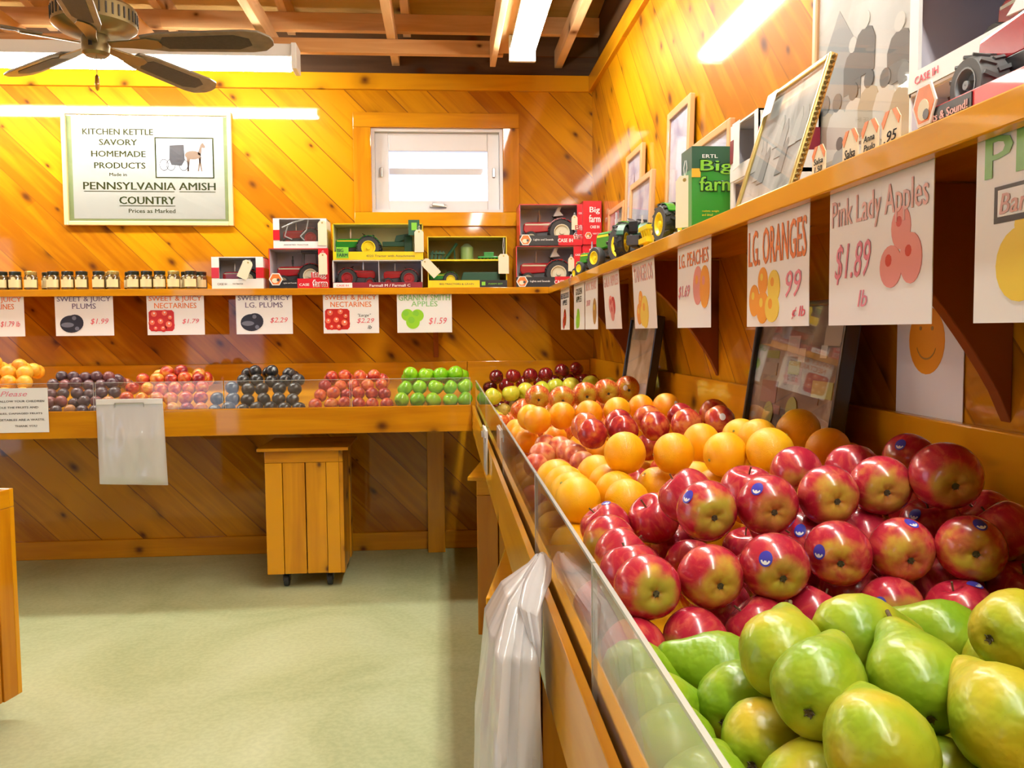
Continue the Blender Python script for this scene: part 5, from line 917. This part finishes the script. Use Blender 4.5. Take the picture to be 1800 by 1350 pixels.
# ------------------------------------------------------------------ fruit: unit meshes, stem towards +z
def fruitmat(name, build, rough=.28, coat=.25):
    m, nt, p = newmat(name); tc = N(nt, 'ShaderNodeTexCoord'); oi = N(nt, 'ShaderNodeObjectInfo')
    sp = N(nt, 'ShaderNodeSeparateXYZ'); nt.links.new(tc.outputs['Object'], sp.inputs[0])
    rv = N(nt, 'ShaderNodeCombineXYZ'); r = math_(nt, 'MULTIPLY', oi.outputs['Random'], 31.0)
    for i in range(3): nt.links.new(r, rv.inputs[i])
    ad = N(nt, 'ShaderNodeVectorMath', operation='ADD'); nt.links.new(tc.outputs['Object'], ad.inputs[0]); nt.links.new(rv.outputs[0], ad.inputs[1])
    def noise(scale, detail=3, dist=0, stretch=None):
        n = N(nt, 'ShaderNodeTexNoise', i_Scale=scale, i_Detail=float(detail), i_Distortion=float(dist)); v = ad.outputs[0]
        if stretch:
            mp = N(nt, 'ShaderNodeMapping'); mp.inputs['Scale'].default_value = stretch; nt.links.new(v, mp.inputs[0]); v = mp.outputs[0]
        nt.links.new(v, n.inputs['Vector']); return n.outputs[0]
    def specks(scale, th):
        vo = N(nt, 'ShaderNodeTexVoronoi', feature='F1', i_Scale=scale); nt.links.new(ad.outputs[0], vo.inputs['Vector']); return math_(nt, 'LESS_THAN', vo.outputs['Distance'], th)
    c = build(nt, sp.outputs, oi.outputs['Random'], noise, specks)
    nt.links.new(c, p.inputs['Base Color']); p.inputs['Roughness'].default_value = rough; p.inputs['Coat Weight'].default_value = coat; p.inputs['Coat Roughness'].default_value = .12
    return m, nt, p
def apple_pink(nt, s, rnd, noise, specks):
    red = ramp(nt, noise(2.2, 4, .6, (1.4, 1.4, .5)), [(.28, (.38, .010, .038)), (.5, (.47, .020, .045)), (.76, (.66, .12, .075))])
    pale = ramp(nt, noise(3.0), [(.35, (.62, .42, .05)), (.65, (.58, .22, .045))])
    side = math_(nt, 'ADD', math_(nt, 'MULTIPLY', s[2], -.62), math_(nt, 'MULTIPLY', noise(1.3, 2), 1.3))
    side = math_(nt, 'ADD', side, math_(nt, 'MULTIPLY', rnd, .25))
    k = N(nt, 'ShaderNodeMapRange', interpolation_type='SMOOTHSTEP'); nt.links.new(side, k.inputs[0]); k.inputs[1].default_value = 1.12; k.inputs[2].default_value = 1.60
    c = mix(nt, k.outputs[0], red, pale)
    g = N(nt, 'ShaderNodeMapRange', interpolation_type='SMOOTHSTEP'); nt.links.new(math_(nt, 'ADD', s[2], math_(nt, 'MULTIPLY', noise(2.5), .3)), g.inputs[0]); g.inputs[1].default_value = -.48; g.inputs[2].default_value = -.72
    g2 = math_(nt, 'MULTIPLY', g.outputs[0], math_(nt, 'MULTIPLY', math_(nt, 'FRACT', math_(nt, 'MULTIPLY', rnd, 7.3)), .9))
    c = mix(nt, g2, c, (.40, .36, .04))
    return mix(nt, math_(nt, 'MULTIPLY', specks(16, .10), .25), c, (.80, .50, .30))
def apple_gala(nt, s, rnd, noise, specks):
    red = ramp(nt, noise(3.0, 4, .4, (3.2, 3.2, .5)), [(.32, (.44, .03, .015)), (.5, (.60, .10, .02)), (.66, (.68, .34, .05))])
    g = N(nt, 'ShaderNodeMapRange', interpolation_type='SMOOTHSTEP'); nt.links.new(math_(nt, 'ADD', s[2], math_(nt, 'MULTIPLY', noise(2.2), .5)), g.inputs[0]); g.inputs[1].default_value = -.25; g.inputs[2].default_value = -.65
    return mix(nt, math_(nt, 'MULTIPLY', g.outputs[0], .8), red, (.50, .40, .03))
def two(a, b, c=None, sc_=2.2, dist=.3, st=None):
    def f(nt, s, rnd, noise, specks):
        x = math_(nt, 'ADD', noise(sc_, 3, dist, st), math_(nt, 'MULTIPLY', math_(nt, 'SUBTRACT', rnd, .5), .30))
        return ramp(nt, x, [(.33, a), (.5, b), (.66, c or b)])
    return f
def pear_c(nt, s, rnd, noise, specks):
    x = math_(nt, 'ADD', noise(.8, 1), math_(nt, 'MULTIPLY', math_(nt, 'SUBTRACT', rnd, .5), .40))
    c = ramp(nt, x, [(.34, (.20, .36, .010)), (.54, (.32, .43, .020)), (.72, (.48, .46, .022)), (.95, (.62, .40, .03))])
    c = mix(nt, math_(nt, 'MULTIPLY', specks(11, .055), .75), c, (.12, .08, .02))
    return mix(nt, math_(nt, 'MULTIPLY', specks(26, .09), .25), c, (.20, .22, .03))
def orange_c(nt, s, rnd, noise, specks):
    x = math_(nt, 'ADD', noise(1.0, 1), math_(nt, 'MULTIPLY', math_(nt, 'SUBTRACT', rnd, .5), .2))
    return ramp(nt, x, [(.3, (.93, .41, .002)), (.7, (.97, .53, .004))])
M_PL = fruitmat('pink red apple skin', apple_pink, .26, .45)[0]; M_GA = fruitmat('striped red apple skin', apple_gala, .28, .4)[0]
def dimple(t3, scale, strength):
    m, nt, p = t3; tc = N(nt, 'ShaderNodeTexCoord'); n = N(nt, 'ShaderNodeTexNoise', i_Scale=scale, i_Detail=1.0); nt.links.new(tc.outputs['Object'], n.inputs['Vector'])
    b = N(nt, 'ShaderNodeBump'); b.inputs['Strength'].default_value = strength; b.inputs['Distance'].default_value = .02; nt.links.new(n.outputs[0], b.inputs['Height']); nt.links.new(b.outputs[0], p.inputs['Normal']); return m
M_OR = dimple(fruitmat('orange peel', orange_c, .42, .12), 34, .18)
M_TA = dimple(fruitmat('deep orange peel', two((.90, .30, .002), (.94, .38, .004), (.95, .46, .01), 1.0), .38, .15), 30, .15)
M_PE = dimple(fruitmat('green pear skin', pear_c, .36, .15), 4, .10)
M_NE = fruitmat('red nectarine skin', two((.30, .012, .022), (.50, .035, .025), (.70, .20, .05), 1.5), .26, .4)[0]
M_PC = fruitmat('peach and nectarine skin', two((.52, .05, .03), (.72, .20, .09), (.80, .38, .13), 1.3), .40, .15)[0]
M_YA = fruitmat('yellow green apple skin', two((.52, .56, .03), (.66, .62, .05), (.70, .64, .07), 1.5), .28, .35)[0]
M_BP = fruitmat('brown pear skin', two((.34, .20, .03), (.46, .29, .04), (.52, .36, .06), 2.0), .5, .05)[0]
M_RD = fruitmat('dark red apple skin', two((.085, .004, .008), (.17, .006, .010), (.28, .012, .014), 2.4, .4, (2.2, 2.2, .5)), .22, .6)[0]
M_BG = fruitmat('bright green apple skin', two((.19, .52, .008), (.26, .60, .012), (.33, .64, .02), 1.4), .28, .35)[0]
M_BK = fruitmat('black plum skin', two((.010, .011, .013), (.022, .023, .025), (.06, .062, .066), 2.0), .34, .15)[0]
def plum_c(nt, s, rnd, noise, specks):
    c = ramp(nt, rnd, [(.0, (.030, .014, .022)), (.45, (.060, .020, .032)), (.70, (.11, .025, .032)), (.86, (.30, .045, .035)), (.97, (.62, .24, .05))])
    return mix(nt, math_(nt, 'MULTIPLY', noise(2.4), .45), c, (.20, .14, .17))
M_BL = fruitmat('mixed plum skin', plum_c, .36, .2)[0]
def nect_c(nt, s, rnd, noise, specks):
    x = math_(nt, 'ADD', noise(1.1, 2, .3), math_(nt, 'MULTIPLY', math_(nt, 'SUBTRACT', rnd, .5), .40))
    return ramp(nt, x, [(.30, (.26, .012, .020)), (.45, (.58, .05, .02)), (.58, (.72, .19, .03)), (.74, (.80, .42, .06))])
M_BN = fruitmat('yellow red nectarine skin', nect_c, .34, .2)[0]
M_BR = fruitmat('orange red nectarine skin', two((.30, .015, .022), (.62, .075, .03), (.72, .20, .045), 1.3), .34, .2)[0]
M_BO = fruitmat('apricot orange skin', two((.82, .30, .02), (.88, .42, .03), (.90, .50, .05), 1.2), .42, .1)[0]
STEM = flat('fruit stem', (.12, .075, .03), .7); CALYX = flat('fruit calyx', (.085, .065, .03), .8, noise=20)
STK_B = flat('sticker blue', (.05, .05, .42), .3); STK_W = flat('sticker white', (.78, .78, .76), .3)

# profiles: radius as a function of the angle from +z, so stickers can sit on the skin
def prof_apple(a):            # a = angle from the stem axis
    d = math.exp(-((a/.42) ** 2))*.36 + math.exp(-(((PI - a)/.34) ** 2))*.24
    return (1.0 + .05*math.sin(a) - .03*math.cos(a)*-1)*(1 - d)
def prof_long(a): return (1 + .10*math.cos(a))*(1 - .36*math.exp(-((a/.40) ** 2)) - .26*math.exp(-(((PI - a)/.36) ** 2)))
def prof_orange(a): return 1 - .035*math.exp(-((a/.22) ** 2)) - .03*abs(math.cos(a)) ** 3
def prof_plum(a): return 1 + .03*math.cos(2*a) - .14*math.exp(-((a/.30) ** 2))
def sph(name, prof, mat, nu=26, nv=18, lobes=0, seam=0, egg=0):
    vs = [(0, 0, prof(0))]; fs = []
    for j in range(1, nv):
        a = PI*j/nv
        for i in range(nu):
            b = 2*PI*i/nu; r = prof(a)*(1 + lobes*math.cos(5*b)*max(0, -math.cos(a)) ** 2 + .018*math.sin(2*b + 1)*math.sin(a) - seam*math.exp(-((min(b, 2*PI - b)/.16) ** 2))*math.sin(a))
            vs.append((r*math.sin(a)*math.cos(b), r*math.sin(a)*math.sin(b), r*math.cos(a)))
    vs.append((0, 0, -prof(PI))); n = len(vs) - 1
    for i in range(nu):
        fs.append((0, 1 + i, 1 + (i + 1) % nu)); fs.append((n, n - nu + (i + 1) % nu, n - nu + i))
        for j in range(nv - 2): p = 1 + j*nu; fs.append((p + i, p + nu + i, p + nu + (i + 1) % nu, p + (i + 1) % nu))
    me = bpy.data.meshes.new(name); me.from_pydata(vs, [], fs); me.materials.append(mat); me.polygons.foreach_set('use_smooth', [True]*len(fs)); me.update(); return me
def pear_mesh(name, mat, bend, neck, wide=1.0):     # centre of the bulb at the origin, neck towards +z
    keys = [(0, -.86), (.10, -.93), (.30, -.965), (.60, -.86), (.86, -.55), (.985, -.15), (.98, .22), (.86, .60), (.68, .95), (.54, 1.25), (.44, 1.52), (.33, 1.74), (.18, 1.87), (.05, 1.86), (0, 1.84)]
    nu = 28; vs = []; fs = []
    for j, (r, z) in enumerate(keys):
        zz = z if z < 0 else z*neck; cx = bend*max(0, zz) ** 2
        for i in range(nu):
            b = 2*PI*i/nu; q = r*(1 + .025*math.sin(3*b + zz*2) + .02*math.sin(2*b + 1))*(wide if z > .4 else 1)
            vs.append((cx + q*math.cos(b), q*math.sin(b), zz + .02*math.sin(2*b)*r))
    for j in range(len(keys) - 1):
        for i in range(nu): fs.append((j*nu + i, j*nu + (i + 1) % nu, (j + 1)*nu + (i + 1) % nu, (j + 1)*nu + i))
    me = bpy.data.meshes.new(name); me.from_pydata(vs, [], fs)
    b = bmesh.new(); b.from_mesh(me); bmesh.ops.remove_doubles(b, verts=b.verts, dist=1e-4); bmesh.ops.recalc_face_normals(b, faces=b.faces); b.to_mesh(me); b.free()
    me.materials.append(mat); me.polygons.foreach_set('use_smooth', [True]*len(me.polygons)); me.update(); return me
ME = dict(PL=[sph('red_apple', prof_apple, M_PL, 32, 24, .02)], OR=[sph('orange', prof_orange, M_OR, 32, 22)], TA=[sph('tangelo', prof_orange, M_TA)],
          GA=[sph('striped_apple', prof_apple, M_GA, 26, 20, .02)], YA=[sph('yellow_apple', prof_apple, M_YA, 20, 14, .02)], RD=[sph('dark_red_apple', prof_long, M_RD, 20, 16, .05)],
          NE=[sph('nectarine', prof_plum, M_NE, 26, 18, 0, .05)], PC=[sph('peach', prof_plum, M_PC, 24, 16, 0, .07)],
          PE=[pear_mesh('green_pear', M_PE, .07, .95), pear_mesh('green_pear', M_PE, -.05, .82, 1.08), pear_mesh('green_pear', M_PE, .12, 1.0, .95)], BP=[pear_mesh('brown_pear', M_BP, .08, .9)],
          BO=[sph('apricot_orange', prof_orange, M_BO, 18, 12)], BL=[sph('plum', prof_plum, M_BL, 16, 12, 0, .04)], BN=[sph('nectarine', prof_plum, M_BN, 18, 12, 0, .05)], BK=[sph('black_plum', prof_plum, M_BK, 18, 12, 0, .04)],
          BR=[sph('nectarine', prof_plum, M_BR, 18, 12, 0, .05)], BG=[sph('green_apple', prof_apple, M_BG, 20, 14, .03)])
NAME = dict(PL='red_apple', OR='orange', TA='tangelo', GA='striped_apple', YA='yellow_apple', RD='dark_red_apple', NE='nectarine', PC='peach', PE='green_pear', BP='brown_pear', BO='apricot', BL='plum', BN='nectarine', BK='black_plum', BR='nectarine', BG='green_apple')
CAT = dict(PL='apple', OR='orange', TA='orange', GA='apple', YA='apple', RD='apple', NE='nectarine', PC='peach', PE='pear', BP='pear', BO='apricot', BL='plum', BN='nectarine', BK='plum', BR='nectarine', BG='apple')
KD = dict(PL='pinkish red apple', OR='orange', TA='deep orange citrus fruit', GA='striped red apple', YA='yellow green apple', RD='dark red apple', NE='red nectarine', PC='peach toned nectarine', BO='apricot coloured fruit', BL='mixed dark plum', BN='yellow red nectarine', BK='black plum', BR='orange red nectarine', BG='bright green apple')
ROW = dict(pl_top='in the front top row of near red apples', pl_topback='just behind the near red top row', pl_mid='in the middle red row above the pears', pl_glass='from the front beside the acrylic guard',
  pl_between='tucked between the stacked near rows', pl_low='in the lowest row touching the pears', or_top='on the front top row of oranges', or_topback='on the back top row of oranges', or_shade='in the shade under the right shelf',
  or_glass='from the front against the guard', or_second='from the front, second column off the guard', or_low='in the lower layer of oranges', or_peek='peeking out low beside the guard, under the red apples', ne_top='on the front top row behind the oranges', ne_topback='on the back top row behind the oranges',
  ne_low='wedged low between two top oranges', pc_glass='from the back beside the guard', ta_top='on the top citrus row', ta_back='just behind the leftmost top citrus', ta_low='low beside the guard', ga_top='on the top row near the leaning photograph', ga_low='low near the guard',
  ya_row='in the yellow apple row', bp_row='of two brown pears by the guard', rd_top='on the top row in the corner', rd_low='in the lower row in the corner')
BROW = ['front row', 'second row', 'third row', 'fourth row', 'topmost row']
PILE = dict(BO='of the left end pile', BL='of the plum pile', BN='of the left nectarine pile', BK='of its pile', BR='of the right nectarine pile', BG='of its pile')
stem_me = {}
def unit_part(name, mat, fn):
    m = MB(); fn(m); o = m.build(name, mat, smooth=50); me = o.data; bpy.data.objects.remove(o); return me
ST_A = unit_part('stem', STEM, lambda m: m.tube([(0, 0, .58), (.03, .01, .80), (.09, .03, 1.02)], .035, 6))
CX_A = unit_part('calyx', CALYX, lambda m: (m.lathe([(.02, -.77), (.08, -.765), (.11, -.785), (.04, -.795)], 10), [m.cyl((.07*math.cos(2*PI*i/5), .07*math.sin(2*PI*i/5), -.79), (  .12*math.cos(2*PI*i/5 + .3), .12*math.sin(2*PI*i/5 + .3), -.835), .026, 5, 0, .006) for i in range(5)]))
ST_P = unit_part('stem', STEM, lambda m: m.tube([(.10, 0, 1.55), (.14, .02, 1.85), (.20, .06, 2.15)], .05, 7))
CX_P = unit_part('calyx', CALYX, lambda m: (m.lathe([(.02, -.86), (.07, -.90), (.09, -.945), (.03, -.925)], 10), [m.cyl((.06*math.cos(2*PI*i/5), .06*math.sin(2*PI*i/5), -.925), (.12*math.cos(2*PI*i/5 + .3), .12*math.sin(2*PI*i/5 + .3), -.975), .024, 5, 0, .008) for i in range(5)]))
BTN = unit_part('stem_button', flat('orange stem button', (.28, .26, .05), .6), lambda m: m.lathe([(.01, .955), (.07, .962), (.05, .985), (.01, .985)], 8))
def sticker(par, q, prof, world_dir, white=False):
    d = (q.inverted() @ Vector(world_dir)).normalized(); a = math.acos(max(-1, min(1, d.z))); r0 = prof(a)
    t1 = d.cross(Vector((0, 0, 1)) if abs(d.z) < .9 else Vector((1, 0, 0))).normalized(); t2 = d.cross(t1)
    m = MB(); rr = .20; n = 7; up = Vector((0, 0, 1)); uq = q.inverted() @ up
    t2 = (uq - d*uq.dot(d)).normalized(); t1 = t2.cross(d)
    def pt(u, v):
        e = (d + (t1*u + t2*v*1.2)*rr).normalized(); return e*(prof(math.acos(max(-1, min(1, e.z))))*1.012 + .010)
    for k in range(4):
        for i in range(18):
            a, b = 2*PI*i/18, 2*PI*(i + 1)/18; r0, r1 = k/4, (k + 1)/4
            c = [(r0*math.cos(a), r0*math.sin(a)), (r1*math.cos(a), r1*math.sin(a)), (r1*math.cos(b), r1*math.sin(b)), (r0*math.cos(b), r0*math.sin(b))]
            yy = sum(w_[1] for w_ in c)/4
            m.add([pt(*w_) for w_ in c], [(0, 1, 2, 3)], 0 if white else (0 if (-.75 < yy < -.30 and k < 3) else 1))
    m.build('sticker', [STK_W, STK_B], par, smooth=60, fix=False)
STICK = {('pl_top', 0): (-.75, -.35, .55), ('pl_top', 1): (-.55, -.5, .65), ('pl_mid', 2): (-.55, -.70, .45), ('pl_mid', 3): (-.85, -.5, .2), ('pl_mid', 4): (.1, -.35, .93), ('pl_mid', 5): (-.05, -.5, .86), ('pl_low', 1): (.35, -.75, .30), ('pl_low', 5): (.25, -.3, .92),
         ('pl_between', 5): (-.45, -.6, .5), ('pl_between', 7): (-.8, -.4, .45), ('pl_glass', 3): (.0, -.1, .99), ('ga_top', 4): (-.35, -.9, .1), ('ne_top', 4): (-.1, -.8, .3), ('ta_top', 5): (.45, -.7, .2), ('pl_topback', 4): (-.6, -.4, .6), ('pl_low', 4): (-.7, -.6, .4)}
WHITE_ST = {('pl_low', 1), ('ga_top', 4), ('ne_top', 4), ('ta_top', 5)}
PEARL = {'P1': 'yellow green pear lying sideways, its neck to the right, top of the pear pile', 'P2': 'green pear standing with its stem up, in the middle of the pear pile', 'P3': 'large yellow green pear nearest the camera at the bottom edge', 'P4': 'large yellow pear with brown calyx facing out, at the lower right edge',
  'P5': 'pear with an orange yellow blush in the left middle of the pile', 'Q5': 'pear mostly hidden behind the orange blushed pear', 'P6': 'bright green pear lying with its neck to the left under the stickered apple', 'P7': 'green pear with a starry calyx, below the left lying one', 'P8': 'tall pale green pear left of the orange blushed pear, against the red apples',
  'P9': 'bright green pear low between the acrylic guard and the blushed pear', 'P10': 'green pear cut off by the bottom edge, beside the largest pear', 'P11': 'biggest green pear seen through the acrylic guard', 'P12': 'middle pear seen through the acrylic guard with its neck to the right', 'P13': 'farthest pear behind the acrylic guard, touching the red apples',
  'P14': 'pear behind the acrylic guard cut off by the bottom edge', 'P15': 'green pear just behind the pear with the upright stem', 'P16': 'pale green pear at the right edge under the red apples', 'P17': 'pale green pear with a puckered end at the right edge', 'P18': 'green pear at the very bottom between the two large yellow ones'}
DIM_R = {'PL', 'GA', 'YA', 'RD', 'BG'}
for row, (kind, lst) in FRUIT.items():
    far = kind in ('BO', 'BL', 'BN', 'BK', 'BR', 'BG', 'YA', 'RD'); fill = 'fill' in row
    for i, f in enumerate(lst):
        x, y, z, R = f[:4]; ex = f[4] if len(f) > 4 else None
        me = ME[kind][i % len(ME[kind])]; o = bpy.data.objects.new(NAME[kind], me); COL.objects.link(o)
        p = Vector((x, y, z)); o.location = p
        tocam = (CAM - p).normalized(); pear = kind in ('PE', 'BP')
        if isinstance(ex, tuple): ax = Vector(ex).normalized()
        elif ex == 'c': ax = -(tocam + Vector((.22 + rng.uniform(-.18, .22), 0, -.28 + rng.uniform(-.15, .12)))).normalized()
        elif pear: ax = Vector((rng.uniform(-1, 1), rng.uniform(-.2, 1), rng.uniform(-.2, .25))).normalized()
        elif kind in ('BG', 'RD', 'YA', 'PL', 'GA'): ax = Vector((rng.uniform(-.9, .9), rng.uniform(-.2, .9), rng.uniform(.3, 1))).normalized()
        else: ax = Vector((rng.uniform(-1, 1), rng.uniform(-1, 1), rng.uniform(-.6, 1))).normalized()
        q = ax.to_track_quat('Z', 'Y') @ Quaternion((0, 0, 1), rng.uniform(0, 6.28))
        if kind == 'PE' and i >= 0 and row == 'pe_P2': q = ax.to_track_quat('Z', 'Y')
        o.rotation_mode = 'QUATERNION'; o.rotation_quaternion = q
        s = R*(.985 if not pear else .97)
        o.scale = (s, s, s)
        if row.startswith('pe_'): lab = PEARL[row[3:]]; grp = 'green pears by the camera'
        elif fill and kind in PILE: lab = KD[kind] + ' lying in the flat back ' + PILE[kind]; grp = NAME[kind].replace('_', ' ') + 's at the back ' + PILE[kind]
        elif fill: lab = (KD[kind] if kind != 'PE' else 'green pear') + ' mostly hidden low under the others in its pile'; grp = 'hidden ' + NAME[kind].replace('_', ' ') + 's of the lower layers'
        elif kind in PILE:
            k = int(row.split('_')[1]); lab = '%s, %s from the left in the %s %s' % (KD[kind], ORD[i], BROW[k], PILE[kind]); grp = NAME[kind].replace('_', ' ') + 's ' + PILE[kind]
        elif kind == 'BP': lab = ('left' if i == 0 else 'right') + ' one ' + ROW[row]; grp = 'brown pears'
        else:
            wd = ROW[row]; frm = '' if wd.startswith('from') else ' from the left'
            lab = KD[kind] + (', ' if len(lst) == 1 else ', %s%s ' % (ORD[i], frm)) + wd
            grp = {'PL': 'near red apples', 'OR': 'front oranges', 'TA': 'deep orange citrus', 'GA': 'striped apples', 'YA': 'yellow green apples', 'RD': 'dark red apples', 'NE': 'red nectarines', 'PC': 'peaches beside the guard'}[kind]
        tag(o, lab, CAT[kind], grp)
        if fill or far: continue
        if kind in ('PL', 'GA'):
            link('calyx', CX_A, o) if ex == 'c' else link('stem', ST_A, o)
        elif kind == 'PE': link('calyx', CX_P, o); link('stem', ST_P, o)
        elif kind == 'OR': link('stem_button', BTN, o)
        if (row, i) in STICK: sticker(o, q, {'PL': prof_apple, 'GA': prof_apple, 'NE': prof_plum}.get(kind, prof_orange), STICK[(row, i)], (row, i) in WHITE_ST)
